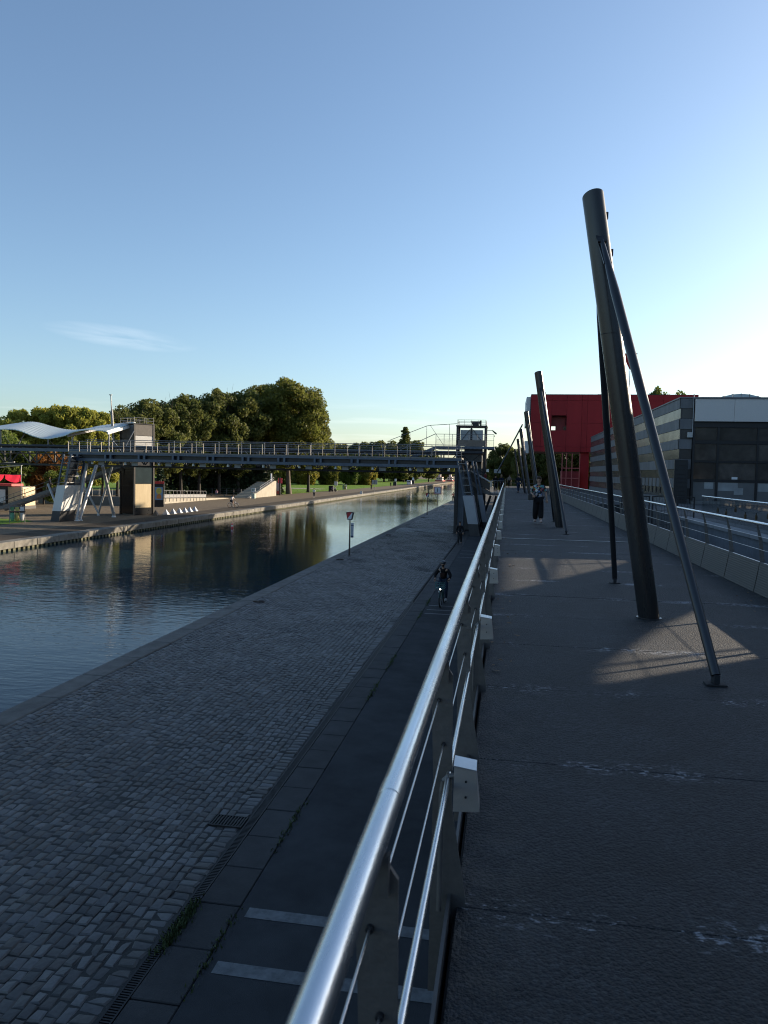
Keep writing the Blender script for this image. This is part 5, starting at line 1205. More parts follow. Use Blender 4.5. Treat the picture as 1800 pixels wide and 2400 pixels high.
for (k, x, y, H, W, lf, lab) in [
    ('broadA',-56.3,166,24.6,8.2,'plane','tree close behind the left shoulder of the big plane tree'),
    ('broadB',-55.7,150,22.6,7.2,'olive','tall tree first left of the big plane tree'),
    ('broadA',-58.3,146,21.6,6.8,'olive','tall tree second left of the big plane tree'),
    ('broadB',-60.9,142,20.6,6.6,'olive','tall tree third left of the big plane tree'),
    ('broadA',-63.0,138,19.6,6.2,'olive','tall tree fourth left of the big plane tree'),
    ('broadB',-64.6,134,18.7,6.0,'olive','tall tree fifth left of the big plane tree'),
    ('broadA',-66.0,130,17.8,5.8,'olive','tall tree sixth left of the big plane tree'),
    ('broadB',-67.0,126,16.7,5.2,'olive','dark tree directly behind the left lift tower roof'),
    ('broadA',-67.5,122,15.2,4.6,'olive','dark tree just right of the slim mast'),
    ('broadB',-61.9,192,28.8,9.0,'plane','taller tree rising behind the plane tree crown'),
    ('broadA',-69.8,182,24.4,8.6,'olive','tree deep behind the middle of tall row'),
    ('broadB',-78.6,176,22.4,8.2,'olive','tree deep behind the left of tall row'),
    ('broadA',-87.0,168,19.8,8.2,'olive','tree deep behind the lift tower'),
    ('broadA',-47.5,176,21.5,6.4,'plane','lower golden tree on the right flank of plane tree'),
    ('light',-79.0,108,12.8,4.6,'light','sunlit pale green tree at the far left edge'),
    ('light',-78.0,112,14.9,5.0,'light','sunlit pale green tree above the wave roof left slope'),
    ('light',-75.5,114,15.3,5.0,'light','sunlit pale green tree above the wave roof crest'),
    ('light',-71.8,114,15.7,5.0,'light','sunlit pale tree right of the wave roof crest'),
    ('light',-69.6,116,15.6,4.8,'light','sunlit pale tree left of the slim mast'),
    ('light',-68.0,118,15.1,4.4,'light','sunlit pale tree right behind the slim mast'),
    ('light',-85.4,126,15.1,5.6,'green','green tree behind the pale trees at left'),
    ('light',-78.1,128,15.5,5.6,'green','green tree behind the two palest trees'),
    ('small',-65.0,90,9.4,3.4,'green','low green tree under the lattice gallery at left edge'),
    ('small',-61.6,92,7.0,2.6,'autumn','rust red autumn tree seen through the lattice gallery'),
    ('small',-59.6,93,5.6,2.4,'green','green bush tree behind the stair at left'),
    ('small',-70.5,95,10.5,4.0,'green','broad green tree behind the hut canopy'),
    ('small',-63.5,99,7.5,3.0,'autumn','second rust tinted tree beyond the lattice gallery'),
    ('small',-57.4,88,4.8,2.0,'green','small green bush above the stair rail'),
    ('coniferB',-54.6,112,5.6,1.9,'conifer','small sunlit conifer behind the poster kiosk')]:
    tree(k, x, y, H, W, LM[lf], lab)
# dark conifers and scrub behind the rail fence
cn = ['dark conifer just right of the poster kiosk behind ramp railing','second dark conifer behind the ramp railing','dark conifer behind the middle of ramp railing','tall dark conifer left of the seated person','dark conifer above the seated person','dark conifer right of the seated person','dark conifer behind the cyclist','dark conifer left of the stair wall','dark conifer above the foot of the stair wall','rear dark conifer closing the left gap','rear dark conifer closing the middle gap','rear dark conifer closing the right gap']
for k, (x, y, H, W) in enumerate([(-66,140,9,3.4),(-63.4,147,9.5,3.4),(-61.2,150,10,3.4),(-59.0,151,9.4,3.3),(-56.8,152,10,3.4),(-54.8,153,9.6,3.2),(-53.0,154,9.6,3.2),(-51.4,155,9.0,3.0),(-50.2,152,7.2,2.6),(-68,160,11,4.2),(-62,163,11,4.2),(-56,166,11,4.4)]):
    tree(('conifer','coniferB')[k % 2], x, y, H, W, LM['conifer'], cn[k], 'conifer', group='dark conifers on the far bank')
# trees closing the lawn
for (k, x, y, H, W, lf, lab) in [
    ('hedge',-73.5,268,10.5,5.2,'gold','golden hedge tree just right of the plane trunk'),('hedge',-66.5,276,10.5,5.2,'plane','russet hedge tree second right of the plane trunk'),
    ('hedge',-60.0,284,10.5,4.6,'green','green hedge tree at the middle of the lawn edge'),('hedge',-54.0,290,11.0,4.2,'gold','bright yellow green tree at the right end of hedge'),
    ('hedge',-80.0,262,11,5.2,'plane','russet hedge tree behind the plane trunk'),('hedge',-87,256,11,5.4,'olive','dark hedge tree left of the plane trunk'),('hedge',-94,250,11,5.6,'olive','dark hedge tree behind the red flag sign'),
    ('hedge',-57,296,9,5,'olive','shaded scrub behind the hedge end'),('hedge',-70,292,9,5.5,'olive','shaded scrub behind the hedge middle'),('hedge',-82,290,10,6,'olive','shaded scrub behind the hedge left')]:
    tree(k, x, y, H, W, LM[lf], lab, group='hedge trees at the lawn edge')
fn = ['far tree behind the hedge, leftmost above the bridge rail','far tree second above the bridge rail','far tree third above the bridge rail','far tree left of the pointed conifer','far tree right of the pointed conifer','far tree at the canal bend','low far tree by the barges','shaded far tree at the end of the lawn','shaded far tree second at the end of the lawn','shaded far tree third at the end of the lawn','shaded far tree fourth at the end of the lawn','far tree closing the canal view']
for k, (x, y, H, W, lf) in enumerate([(-108,420,22.5,11,'olive'),(-93,420,22.5,11,'gold'),(-80,420,24,11,'olive'),(-69,420,25,10,'plane'),(-52.5,425,25.5,9,'olive'),(-45.5,440,20,8,'olive'),(-44,520,16,9,'olive'),(-88,380,17,8,'olive'),(-76,385,17,8,'olive'),(-64,390,17,8,'olive'),(-54,395,16,6.5,'olive'),(-36,640,17,10,'olive')]):
    tree('far', x, y, H, W, LM[lf], fn[k], group='far trees beyond the lawn')
tree('poplar', -59.0, 432, 32.5, 8.5, LM['olive'], 'pointed tall far tree rising above the bridge railing', 'poplar_tree')
# right bank trees
for (k, x, y, H, W, lf, lab) in [
    ('broadB',4.0,128,10.5,4.0,'olive','dark tree under the left end of red pavilion'),('broadA',8.0,126,10.5,4.2,'olive','dark tree under the middle of red pavilion'),('broadB',12.5,127,10.5,4.2,'olive','dark tree under the red pavilion beside its column'),
    ('broadA',-.8,150,11.5,3.6,'olive','dark green tree at the far end of the walkway'),('broadB',6,150,12,5.5,'olive','dark tree behind the masts under red pavilion'),('broadA',16,135,11,5,'olive','dark tree behind the red pavilion columns'),
    ('broadA',27.5,150,22.6,4.2,'green','treetop peeping over the red pavilion roof, left of two'),('broadB',32.0,151,22.9,3.8,'green','treetop peeping over the red pavilion roof, right of two'),
    ('far',2.6,212,12.0,3.6,'green','green tree beyond the end of walkway'),('far',-4.5,330,11,6,'gold','golden tree below the distant glass building'),('far',-9.5,300,10,4.5,'olive','dark tree left of the distant glass building'),('far',3.0,300,12,5,'olive','dark tree right of the distant glass building')]:
    tree(k, x, y, H, W, LM[lf], lab, group='right bank trees')

for k, (x, y, H, W) in enumerate([(6,-44,15,7),(17,-40,17,8),(28,-46,16,8),(38,-42,18,8)]):
    tree('broadB' if k % 2 else 'broadA', x, y, H, W, LM['gold'], ('first','second','third','fourth')[k]+' golden street tree behind the camera, from the left', group='street trees behind the camera')
# ================================================================== FAR THINGS, VEHICLES
e = empty('office_block', (-3, 345, ZQ), 'distant low glass office block behind the right lift tower', 'building')
MB().box(-9,6,.3,14,0,8.8).build('body', mat('far_concrete', (.30,.29,.27), .7, vary=.15), e)
for k in range(12): MB().box(-8.9+k*1.25,-7.75+k*1.25,-.05,.28,8.9,11.6).build('window', mat('far_glass', (.30,.38,.42), .2, vary=.3, scale=.3, rnd=.15), e)
MB().box(-9,6,.29,14,8.81,11.7).build('upper_storey', mat('far_glass_back', (.20,.26,.29), .4), e); MB().box(-9.2,6.2,-.2,14,11.7,12.0).build('roof', galv, e)
e = empty('white_house', (-7.2, 318, ZQ), 'small white far house left of the golden tree', 'building'); MB().box(-1.5,1.4,0,5,0,7.4).build('wall', mat('far_white', (.60,.56,.48), .7, vary=.1), e)
for k in range(3): MB().box(-1.1+k*.9,-.6+k*.9,-.05,.0,5.2,6.4).build('window', blk, e)
MB().box(-1.6,1.5,-.1,5.1,7.4,7.6).build('roof', galv, e)
# far end crossing of the canal
e = empty('far_bridge', (-32, 560, ZQ), 'low dark far bridge closing the canal view', 'bridge')
MB().box(-30,30,-3,3,3.0,4.4).build('deck', mat('far_bridge_dark', (.06,.055,.055), .8), e)
for x in (-14,12): MB().box(x-1,x+1,-3,3,-2,3).build('pier', MATS['far_bridge_dark'], e)
def barge(loc, label, hullc, cabinc, L_=20, W=4.6):
    e = empty('barge', loc, label, 'boat', 'moored barges at the far end of the canal')
    MB().add([(-W/2,0,-.3),(W/2,0,-.3),(W/2,L_,-.3),(-W/2,L_,-.3),(-W/2-.2,-.6,1.3),(W/2+.2,-.6,1.3),(W/2+.2,L_+.6,1.3),(-W/2-.2,L_+.6,1.3)], [(0,3,2,1),(4,5,6,7),(0,1,5,4),(1,2,6,5),(2,3,7,6),(3,0,4,7)]).build('hull', hullc, e)
    c = MB().box(-W/2+.4,W/2-.4,1.0,L_*.6,1.3,3.3).build('cabin', cabinc, e)
    for k in range(3): MB().box(-W/2+.75+k*1.2,-W/2+1.5+k*1.2,.94,.99,1.9,2.8).build('window', glassd, c)
    for k in range(5): MB().box(W/2-.399,W/2-.35,1.8+k*2,3+k*2,1.9,2.8).build('window', glassd, c)
    MB().box(-W/2+.2,W/2-.2,.8,L_*.62,3.3,3.45).build('roof', hullc, e); MB().box(-.8,.8,3,6,3.45,5.0).build('wheelhouse', cabinc, e)
    return e
barge((-42.8,478,ZW), 'white and red barge moored on the left at the far canal end', mat('barge_red', (.42,.06,.05), .5), mat('barge_cream', (.68,.60,.50), .6))
barge((-37.6,500,ZW), 'second cream barge with red trim behind the first one', MATS['barge_red'], MATS['barge_cream'], 16, 4)
barge((-29.5,515,ZW), 'grey white barge moored in mid canal far away', mat('barge_grey', (.16,.16,.17), .6), mat('barge_white', (.60,.61,.62), .6))
# parked van
v = empty('van', (-40.4, 312, ZQ), 'small white van parked on the far towpath', 'van', rz=rad(2))
vw = mat('van_white', (.72,.72,.72), .35, vary=.05)
prof = [(-2.1,.35),(2.1,.35),(2.15,.9),(2.1,1.75),(1.9,1.95),(-.6,1.95),(-1.1,1.45),(-2.05,1.1),(-2.15,.8)]
body = MB().prism([(-a, b_) for a, b_ in prof], 'x', -.88, .88).build('body', vw, v)
build_each(MB().box(-.66,-.06,-2.18,-2.16,1.2,1.75).box(.06,.66,-2.18,-2.16,1.2,1.75), 'rear_window', glassd, v)
for s_ in (-1,1):
    MB().box(s_*.885-.01,s_*.885+.01,.5,1.2,1.2,1.8).build('side_window', glassd, v); MB().box(s_*.78-.09,s_*.78+.09,-2.20,-2.16,.75,1.15).build('tail_lamp', mat('tail_red', (.35,.02,.02), .3), v)
    for y in (-1.3,1.3):
        w_ = MB().tube((s_*.80,y,.33),(s_*.92,y,.33),.33,n=18).build('wheel', sblk, v); MB().tube((s_*.921,y,.33),(s_*.935,y,.33),.19,n=12).build('rim', galv, w_)

# ================================================================== PEOPLE AND BICYCLES
skin = mat('skin', (.36,.22,.15), .55, vary=.1, scale=9)
def skin_mesh(name, joints, edges, m, parent, root, sub=2):
    names = list({n for e_ in edges for n in e_}); names.sort(key=lambda n: n != root); ix = {n: i for i, n in enumerate(names)}
    me = bpy.data.meshes.new(name); bm = bmesh.new(); lay = bm.verts.layers.skin.verify(); vs = []
    for n in names:
        x, y, z, r = joints[n]; vtx = bm.verts.new((x, y, z)); rr_ = r if isinstance(r, tuple) else (r, r); vtx[lay].radius = rr_; vtx[lay].use_root = (n == root); vs.append(vtx)
    for a, b_ in edges: bm.edges.new((vs[ix[a]], vs[ix[b_]]))
    bm.to_mesh(me); bm.free(); me.materials.append(m)
    o = bpy.data.objects.new(name, me); link(o, parent)
    md = o.modifiers.new('skin', 'SKIN'); md.use_smooth_shade = True; md.branch_smoothing = .6
    sb_ = o.modifiers.new('sub', 'SUBSURF'); sb_.levels = sb_.render_levels = sub
    return o
BASE = dict(pelvis=(0,0,.95,.125), waist=(0,0,1.10,.115), chest=(0,0,1.30,(.155,.11)), neckb=(0,0,1.45,.062), neck=(0,-.005,1.51,.05), head=(0,-.012,1.57,.066), head2=(0,-.015,1.645,.084), crown=(0,.0,1.715,.062))
for s_, k in ((-1,'R'),(1,'L')):
    BASE.update({'sh'+k:(s_*.165,0,1.40,.068), 'el'+k:(s_*.225,.03,1.14,.045), 'wr'+k:(s_*.235,-.05,.90,.031), 'hip'+k:(s_*.085,0,.90,.092), 'kn'+k:(s_*.095,-.02,.50,.060), 'an'+k:(s_*.10,.03,.09,.040), 'to'+k:(s_*.11,-.11,.04,.036)})
SPINE = [('pelvis','waist'),('waist','chest'),('chest','neckb'),('neckb','neck'),('neck','head'),('head','head2'),('head2','crown')]
def limb(k): return [('chest','sh'+k),('sh'+k,'el'+k),('el'+k,'wr'+k)], [('pelvis','hip'+k),('hip'+k,'kn'+k),('kn'+k,'an'+k),('an'+k,'to'+k)]
def person(loc, rz, label, pose={}, h=1.72, top=None, low=None, shoe=None, hair=None, long=True, wide=0.0, detail=True, longhair=False, skirt=False, name='person', sleeve='long'):
    e = empty(name, loc, label, 'person', rz=rz); s = h/1.77; e.scale = (s, s, s)
    J = dict(BASE); J.update({k: (*v, J[k][3]) if len(v) == 3 else v for k, v in pose.items()})
    aR, lR = limb('R'); aL, lL = limb('L')
    skin_mesh('body', J, SPINE+aR+aL+lR+lL, skin, e, 'pelvis', 2)
    G_ = {k: (v[0], v[1], v[2], tuple(q+.022 for q in v[3]) if isinstance(v[3], tuple) else v[3]+.022) for k, v in J.items()}
    G_['neckb'] = (*J['neckb'][:3], .075)
    for k in 'RL':
        a, b_ = Vector(J['el'+k][:3]), Vector(J['wr'+k][:3]); q = a.lerp(b_, .92); G_['wr'+k] = (*q, .045)
        a, b_ = Vector(J['sh'+k][:3]), Vector(J['el'+k][:3]); q = a.lerp(b_, .96); G_['sl'+k] = (*q, .07)
        a, b_ = Vector(J['kn'+k][:3]), Vector(J['an'+k][:3]); q = a.lerp(b_, .93); G_['cuff'+k] = (*q, .055+wide)
        kn = G_['kn'+k]; G_['kn'+k] = (*kn[:3], kn[3]+wide*.8)
        q = Vector(J['hip'+k][:3]).lerp(Vector(J['kn'+k][:3]), .75); G_['sh_hem'+k] = (*q, .10)
    sl = 'wr' if sleeve == 'long' else 'sl'
    ed = [('pelvis','waist'),('waist','chest'),('chest','neckb')]
    for k in 'RL': ed += [('chest','sh'+k)]+([('sh'+k,'el'+k),('el'+k,'wr'+k)] if sleeve == 'long' else [('sh'+k,'sl'+k)])
    G1 = dict(G_); p_ = G_['pelvis']; G1['pelvis'] = (p_[0], p_[1], p_[2]-.03, p_[3]+.012); skin_mesh('jacket' if sleeve == 'long' else 'shirt', G1, ed, top, e, 'pelvis', 2)
    ed = []
    for k in 'RL': ed += [('pelvis','hip'+k)]+([('hip'+k,'kn'+k),('kn'+k,'cuff'+k)] if long else [('hip'+k,'sh_hem'+k)])
    skin_mesh('trousers' if long else 'shorts', G_, ed, low, e, 'pelvis', 2)
    for k in 'RL':
        an, to = Vector(J['an'+k][:3]), Vector(J['to'+k][:3]); c = an.lerp(to, .45); d = (to-an); ang = math.atan2(d.x, -d.y)
        o = MB().sphere((0,0,0), .052, .135, .055, n=10, m=6).build('shoe', shoe, e); o.location = (c.x, c.y, max(.055, min(an.z, to.z)+.03)); o.rotation_euler = (0, 0, ang)
        # hand: palm and five fingers
        wr, el_ = Vector(J['wr'+k][:3]), Vector(J['el'+k][:3]); dd = (wr-el_).normalized(); hb_ = MB(); side = dd.cross(Vector((0,1,0))); side = side.normalized() if side.length > .1 else Vector((1,0,0)); nrm = side.cross(dd)
        pc = wr+dd*.05; hb_.tube(wr-dd*.01, wr+dd*.08, .026, .036, n=8)
        for f in range(4):
            b0 = wr+dd*.075+side*(-.027+f*.018); L_ = (.060,.070,.066,.052)[f]; m0 = b0+dd*L_*.55+nrm*.008; hb_.tube(b0, m0, .009, .008, n=6); hb_.tube(m0, m0+dd*L_*.4+nrm*.022, .008, .006, n=6)
        t0 = wr+dd*.03+side*-.03; hb_.tube(t0, t0-side*.028+dd*.035+nrm*.01, .010, .008, n=6); hb_.tube(t0-side*.028+dd*.035+nrm*.01, t0-side*.026+dd*.065+nrm*.02, .008, .006, n=6)
        hb_.build('hand', skin, e)
    hx, hy, hz = J['head2'][:3]
    if hair is not None:
        hr = MB(); hr.sphere((hx, hy+.028, hz+.022), .094, .098, .092, n=14, m=10)
        if longhair: hr.sphere((hx, hy+.075, hz-.07), .095, .055, .13, n=12, m=8)
        hr.build('hair', hair, e)
    if detail:
        hs = Vector((hx, hy, hz))
        MB().prism([(-.004,.0),(.0,-.022),(.0,.02)], 'x', -.012, .012).build('nose', skin, e).location = hs+Vector((0,-.086,-.02))
        for q in (-.03,.03): MB().sphere(hs+Vector((q,-.077,.004)), .010, .006, .006, n=8, m=5).build('eye', sblk, e)
        MB().box(-.022,.022,-.004,.004,-.004,.004).build('mouth', mat('lips', (.20,.07,.06), .5), e).location = hs+Vector((0,-.076,-.055))
        for q in (-1,1): MB().sphere(hs+Vector((q*.086,.012,-.012)), .012, .022, .032, n=8, m=6).build('ear', skin, e)
    return e
def walk(ph=1, amp=.26, arms=True):
    a = amp*ph; p = {'knR':(-.095,-.10-a*.35,.51),'anR':(-.10,-a,.10),'toR':(-.11,-a-.13,.06),'knL':(.095,.02+a*.25,.50),'anL':(.10,a+.02,.14),'toL':(.11,a-.10,.05)}
    if arms: p.update({'elR':(-.225,.03+a*.35,1.14),'wrR':(-.235,a*.5-.02,.91),'elL':(.225,.03-a*.3,1.14),'wrL':(.235,-a*.8-.05,.92)})
    return p
blackc = mat('cloth_black', (.016,.016,.018), .85, spec=.1, vary=.3, scale=6); navy = mat('cloth_navy', (.020,.026,.042), .85, spec=.1, vary=.3, scale=6); jean = mat('cloth_jeans', (.035,.050,.085), .85, spec=.1, vary=.3, scale=6)
hairb = mat('hair_brown', (.045,.028,.018), .6, spec=.15, vary=.3, scale=30); hairk = mat('hair_black', (.012,.010,.010), .6, spec=.15); shoeb = mat('shoe_dark', (.03,.03,.032), .6); shoew = mat('shoe_white', (.50,.50,.50), .6)
# floral blouse
FB = bpy.data.materials.new('floral_blouse'); FB.use_nodes = True; t = FB.node_tree; N = t.nodes; L = t.links; b = N['Principled BSDF']; b.inputs['Roughness'].default_value = .8
tcn = N.new('ShaderNodeTexCoord'); vo = N.new('ShaderNodeTexVoronoi'); vo.inputs['Scale'].default_value = 15; vo.inputs['Randomness'].default_value = 1; L.new(tcn.outputs['Object'], vo.inputs['Vector'])
sc = N.new('ShaderNodeSeparateColor'); L.new(vo.outputs['Color'], sc.inputs[0]); cr_ = N.new('ShaderNodeValToRGB'); cr_.color_ramp.interpolation = 'CONSTANT'
for i, (p, c) in enumerate(((0,(.015,.016,.02)),(.42,(.10,.30,.28)),(.56,(.42,.40,.42)),(.68,(.36,.09,.12)),(.78,(.45,.26,.08)),(.88,(.12,.20,.38)),(.95,(.55,.55,.55)))):
    el_ = cr_.color_ramp.elements[i] if i < 2 else cr_.color_ramp.elements.new(p); el_.position = p; el_.color = (*c, 1)
L.new(sc.outputs[0], cr_.inputs[0]); L.new(cr_.outputs[0], b.inputs['Base Color'])
pose = walk(-1, .16); pose.update({'elL':(.27,.03,1.14),'wrL':(.30,-.06,.90),'elR':(-.26,.02,1.14),'wrR':(-.20,-.20,1.05), 'pelvis':(0,0,.95,.15),'waist':(0,0,1.10,.145),'chest':(0,0,1.30,(.185,.135))})
wo = person((1.13, 27.0, .013), rad(0), 'woman in multicoloured floral blouse and wide black trousers walking on the walkway', pose, 1.68, FB, blackc, mat('shoe_pink', (.40,.30,.27), .6), hairb, True, .045, True, True, name='person', sleeve='short')
MB().bbox(-.12,.12,-.06,.06,0,.24,.03).build('handbag', mat('bag_black', (.018,.017,.018), .5, vary=.2), wo).location = (-.27,-.08,.86)
MB().path([(-.25,-.09,1.09),(-.24,-.06,1.25),(-.19,.0,1.46)], .013, n=6).build('bag_strap', blackc, wo)
MB().path([(.18,.02,1.45),(.06,-.16,1.30),(-.12,-.17,1.12),(-.25,-.10,1.06)], .010, n=6).build('bag_strap', blackc, wo)
person((1.10, 71.0, .013), rad(200), 'person in dark jacket and jeans walking away along the walkway', walk(1,.22), 1.78, navy, jean, shoeb, hairk)
person((.35, 101, .013), rad(0), 'tiny figure standing at the far end of the walkway', {}, 1.7, mat('cloth_tan', (.20,.16,.13), .8, spec=.1), blackc, shoeb, hairb, detail=False)
person((-1.05, 71.2, -.015), rad(150), 'person in black leaning at the landing, left of the pair', {'wrL':(.2,-.28,1.08),'wrR':(-.2,-.28,1.08)}, 1.72, blackc, blackc, shoew, hairk, detail=False)
person((-.50, 71.0, -.015), rad(190), 'person with light brown hair at the landing, right of the pair', {'wrL':(.2,-.28,1.08),'wrR':(-.2,-.28,1.08)}, 1.74, navy, blackc, shoew, mat('hair_fair', (.22,.14,.07), .6), detail=False, longhair=True)
person((-1.95, 69.4, .30), rad(120), 'person in dark red top on the stair flight behind the bridge pylon', walk(1,.15), 1.70, mat('cloth_maroon', (.16,.035,.035), .8, spec=.1), blackc, shoeb, hairk, detail=False)
# man walking on the quay
person((-3.33, 55.7, ZQ+.004), rad(3), 'man in black sweatshirt walking towards camera on the quay', walk(1,.14), 1.78, blackc, mat('cloth_dkgrey', (.025,.026,.028), .85, spec=.1), shoeb, hairk)
person((-10.0, 143, ZQ+.012), rad(178), 'jogger in red shirt running away along the right quay edge', dict(walk(1,.34), elR=(-.27,.06,1.16), wrR=(-.24,-.16,1.16), elL=(.27,.06,1.16), wrL=(.24,-.16,1.20)), 1.80, mat('cloth_red', (.55,.10,.07), .8, spec=.1), blackc, shoeb, hairk, detail=False)
# far bank
jogp = dict(walk(1,.34), elR=(-.27,.06,1.16), wrR=(-.24,-.16,1.16), elL=(.27,.06,1.16), wrL=(.24,-.16,1.20))
person((-37.4, 143, ZQ), rad(10), 'jogger in white shirt and dark trousers on the far towpath', jogp, 1.85, mat('cloth_white', (.62,.62,.62), .8, spec=.1), navy, shoew, hairk, detail=False)
person((-39.0, 215, ZQ), rad(10), 'dark dressed runner farther along the far towpath', jogp, 1.85, mat('cloth_rust', (.10,.05,.04), .8, spec=.1), blackc, shoeb, hairk, detail=False)
person((-41.5, 268, ZQ), rad(10), 'tiny dark walker near the van on the far towpath', walk(1,.25), 1.8, blackc, blackc, shoeb, hairk, detail=False)
sit = {'pelvis':(0,0,.50,.13),'waist':(0,-.02,.66,.12),'chest':(0,-.05,.86),'neckb':(0,-.07,1.02),'neck':(0,-.08,1.07),'head':(0,-.09,1.13),'head2':(0,-.10,1.21),'crown':(0,-.09,1.28),'shR':(-.165,-.06,.97),'shL':(.165,-.06,.97),'elR':(-.23,-.10,.72),'elL':(.23,-.10,.72),'wrR':(-.12,-.30,.62),'wrL':(.12,-.30,.62),'hipR':(-.09,-.02,.48),'hipL':(.09,-.02,.48),'knR':(-.12,-.44,.50),'knL':(.12,-.44,.50),'anR':(-.11,-.46,.10),'anL':(.11,-.46,.10),'toR':(-.11,-.60,.04),'toL':(.11,-.60,.04)}
pk = mat('cloth_pink', (.50,.24,.27), .8, spec=.1)
person((-56.0, 139, ZQ), rad(20), 'person in pink sitting before the rail fence on far bank', sit, 1.75, pk, mat('cloth_grey', (.22,.22,.24), .8, spec=.1), shoew, hairk, detail=False)
bn_ = empty('bench', (-55.9, 139.1, ZQ), 'low timber bench under the person in pink', 'bench'); MB().bbox(-1.6,1.9,-.22,.25,.28,.36,.01).build('seat', mat('bench_wood', (.24,.17,.11), .7, vary=.2), bn_)
for x in (-1.2,1.5): MB().box(x-.06,x+.06,-.18,.2,0,.28).build('leg', galv, bn_)
person((-43.4, 187, ZQ), rad(30), 'seated person in pale top right of the square litter bin', sit, 1.8, mat('cloth_pale', (.50,.50,.42), .8, spec=.1), blackc, shoeb, hairb, detail=False)
person((-44.0, 186.6, ZQ), rad(10), 'seated person in purple in front of the square litter bin', sit, 1.8, mat('cloth_purple', (.20,.14,.20), .8, spec=.1), blackc, shoeb, hairk, detail=False)
bn2 = empty('bench', (-43.7, 187.0, ZQ), 'low bench carrying the two seated people by the bin', 'bench'); MB().bbox(-1,1,-.2,.2,.28,.36,.01).build('seat', MATS['bench_wood'], bn2); MB().box(-.8,-.7,-.15,.15,0,.28).build('leg', galv, bn2); MB().box(.7,.8,-.15,.15,0,.28).build('leg', galv, bn2)
person((-50.3, 76.2, -1.27), rad(110), 'person in dark clothes climbing the long stair at left', walk(1,.16), 1.72, navy, blackc, shoeb, hairk, detail=False)
person((-54.9, 78.2, ZQ), rad(60), 'person in pale top standing at the foot of the stair by the hut', {}, 1.7, mat('cloth_lilac', (.42,.36,.42), .8, spec=.1), blackc, shoeb, hairk, detail=False)

# ---- bicycles
tyre = mat('tyre', (.012,.012,.012), .8); frm_t = mat('bike_teal', (.02,.09,.10), .45, vary=.15, scale=8)
def bike(loc, rz, label, fm, basket, rimc):
    e = empty('bicycle', loc, label, 'bicycle', rz=rz)
    for y in (-.56,.50):
        w_ = MB().torus((0,y,.345), .318, .026, 'x', 30, 8).build('tyre', tyre, e)
        MB().torus((0,y,.345), .292, .011, 'x', 30, 6).build('rim', rimc, w_)
        sp_ = MB()
        for k in range(16): a = 2*math.pi*k/16; sp_.tube((.02*(-1)**k,y,.345),(0,y+.29*math.cos(a),.345+.29*math.sin(a)),.0022,n=4,cap=False)
        tag(sp_.build('spokes', galv, w_), kind='stuff'); MB().tube((-.05,y,.345),(.05,y,.345),.022,n=8).build('hub', galv, w_)
    MB().tube((0,.10,.30),(0,.24,.86),.018).tube((0,.10,.30),(0,-.40,.78),.021).tube((0,.21,.72),(0,-.40,.80),.018).tube((.03,.10,.30),(.03,.50,.345),.010).tube((-.03,.10,.30),(-.03,.50,.345),.010).tube((.03,.22,.70),(.03,.50,.345),.009).tube((-.03,.22,.70),(-.03,.50,.345),.009).build('frame', fm, e)
    MB().tube((0,-.37,.70),(0,-.43,.96),.019).tube((.05,-.44,.66),(.05,-.56,.345),.012).tube((-.05,-.44,.66),(-.05,-.56,.345),.012).tube((-.06,-.43,.67),(.06,-.43,.67),.016).build('fork', fm, e)
    MB().path([(-.29,-.28,1.06),(-.18,-.36,1.05),(0,-.43,1.0),(.18,-.36,1.05),(.29,-.28,1.06)], .012, n=8).build('handlebar', blk, e)
    build_each(MB().tube((-.30,-.22,1.06),(-.28,-.33,1.06),.017).tube((.30,-.22,1.06),(.28,-.33,1.06),.017), 'grip', tyre, e)
    MB().prism([(-.03,-.02),(.03,-.02),(.09,.24),(-.09,.24)], 'z', .90, .95).build('saddle', tyre, e).location = (0,.14,0)
    MB().tube((0,.23,.84),(0,.245,.91),.013).build('seat_post', galv, e)
    MB().tube((-.10,.10,.30),(-.10,.10,.46),.010).tube((.10,.10,.30),(.10,.10,.15),.010).tube((-.10,.10,.30),(.10,.10,.30),.014).build('crank', blk, e)
    build_each(MB().box(-.17,-.09,.05,.15,.45,.475).box(.09,.17,.05,.15,.13,.155), 'pedal', tyre, e)
    arc = [(y_, z_) for y_, z_ in [(.50+.37*math.cos(a), .345+.37*math.sin(a)) for a in [x_*.2 for x_ in range(0,14)]]]
    MB().path([(0,a,c) for a, c in arc], .016, n=6).build('rear_mudguard', fm, e); MB().path([(0,-.56+.37*math.cos(a),.345+.37*math.sin(a)) for a in [.9+x_*.2 for x_ in range(0,11)]], .016, n=6).build('front_mudguard', fm, e)
    if basket:
        bk = MB(); y0, y1, z0, z1 = -.80,-.47,.80,1.02
        for z in (z0,z0+.075,z0+.15,z1): bk.box(-.19,.19,y0,y0+.015,z-.012,z+.012); bk.box(-.19,-.175,y0,y1,z-.012,z+.012); bk.box(.175,.19,y0,y1,z-.012,z+.012)
        for x in (-.18,-.02,.16): bk.box(x,x+.03,y0-.003,y0+.012,z0,z1)
        bk.box(-.19,.19,y0,y1,z0-.02,z0-.012); bk.build('basket', mat('basket_teal', (.03,.115,.125), .5, vary=.15), e)
        MB().tube((0,-.62,.735),(0,-.56,.735),.03,n=10).build('lamp_housing', blk, e); 
        lm = bpy.data.materials.new('lamp_lit'); lm.use_nodes = True; b_ = lm.node_tree.nodes['Principled BSDF']; b_.inputs['Emission Color'].default_value = (1,.97,.9,1); b_.inputs['Emission Strength'].default_value = 14
        MB().tube((0,-.632,.735),(0,-.621,.735),.026,n=12).build('lamp_lens', lm, e)
    return e
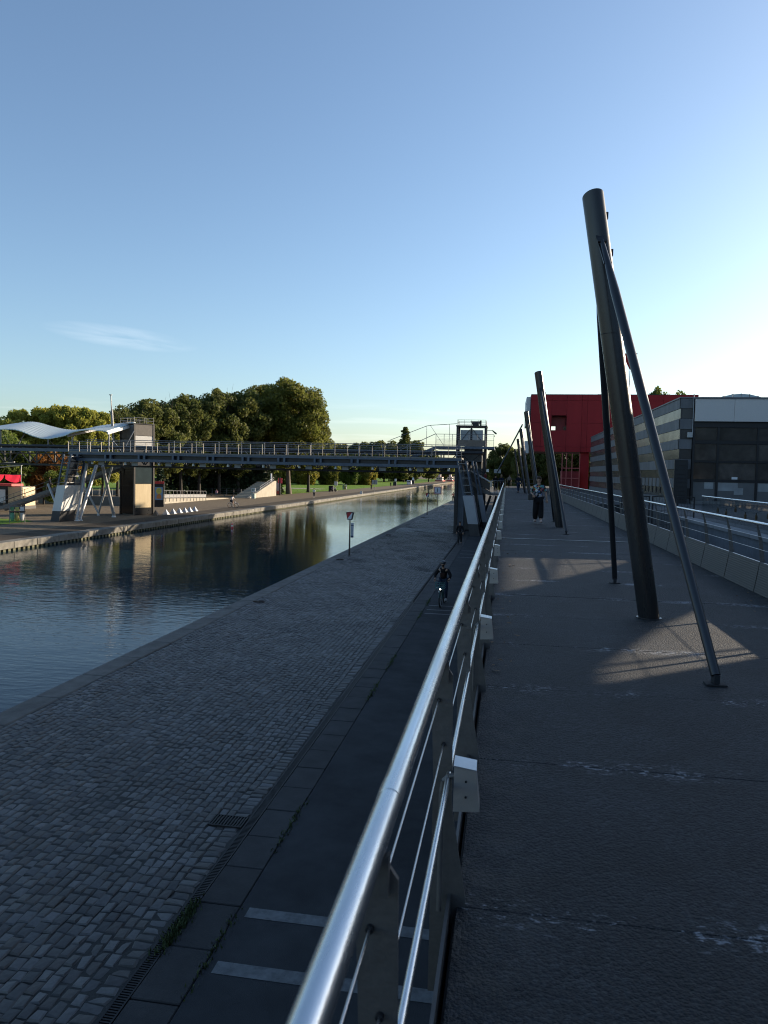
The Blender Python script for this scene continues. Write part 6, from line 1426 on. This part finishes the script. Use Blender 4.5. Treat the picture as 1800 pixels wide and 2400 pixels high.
ride = {'pelvis':(0,.24,1.0,.13),'waist':(0,.18,1.16,.12),'chest':(0,.06,1.36),'neckb':(0,-.01,1.50),'neck':(0,-.03,1.55),'head':(0,-.05,1.61),'head2':(0,-.065,1.685),'crown':(0,-.05,1.755),'shR':(-.175,.02,1.45),'shL':(.175,.02,1.45),'elR':(-.31,-.02,1.22),'elL':(.31,-.02,1.22),'wrR':(-.285,-.20,1.09),'wrL':(.285,-.20,1.09),
        'hipR':(-.09,.22,.97),'hipL':(.09,.22,.97),'knR':(-.13,-.14,.88),'knL':(.13,-.02,.62),'anR':(-.13,.13,.55),'anL':(.13,.12,.24),'toR':(-.13,.0,.50),'toL':(.13,-.02,.19)}
def shoes_up(e, zs):
    for o, z in zip([c for c in e.children if c.name.startswith('shoe')], zs): o.location.z = z
bike((-2.42,29.9,ZQ), rad(-4), 'teal city bicycle with front basket and lit lamp ridden on the quay path', frm_t, True, galv)
rd = person((-2.42,29.9,ZQ), rad(-4), 'bearded cyclist in black hoodie and helmet riding the teal bicycle', ride, 1.77, blackc, jean, shoew, None)
shoes_up(rd, (.535,.225))
MB().sphere((0,-.045,1.735), .108, .135, .085, n=16, m=10).build('helmet', mat('helmet_grey', (.06,.065,.07), .35, vary=.2), rd)
MB().sphere((0,-.105,1.615), .055, .045, .045, n=12, m=8).build('beard', hairk, rd)
MB().bbox(-.10,.10,-.05,.05,0,.17,.03).build('chest_bag', mat('bag_brown', (.032,.017,.013), .8, spec=.1, vary=.3), rd).location = (0,-.10,1.16)
MB().path([(-.16,.0,1.50),(-.10,-.09,1.36),(-.06,-.11,1.30)], .014, n=6).build('bag_strap', mat('strap_pale', (.22,.21,.20), .7), rd)
bike((-36.7,96.9,ZQ), rad(78), 'white city bicycle ridden along the far towpath', mat('bike_white', (.5,.5,.52), .4), False, mat('rim_orange', (.55,.30,.15), .5))
rd2 = person((-36.7,96.9,ZQ), rad(78), 'cyclist in white vest and dark shorts on the far towpath', ride, 1.77, mat('vest_white', (.55,.54,.54), .8, spec=.1), navy, shoew, hairk, False, detail=False, sleeve='short')
shoes_up(rd2, (.535,.225))
# railing and steps at the walkway's far end
e = empty('end_railing', (1.8, 106, 0), 'pale railing crossing the far end of walkway', 'railing')
for k in range(6): MB().tube((-1.95+k*.78,0,0),(-1.95+k*.78,0,1.1),.025,n=6).build('post', galv, e)
for z in (.55,1.1): MB().tube((-1.95,0,z),(1.95,0,z),.025,n=6).build('rail', galv, e)
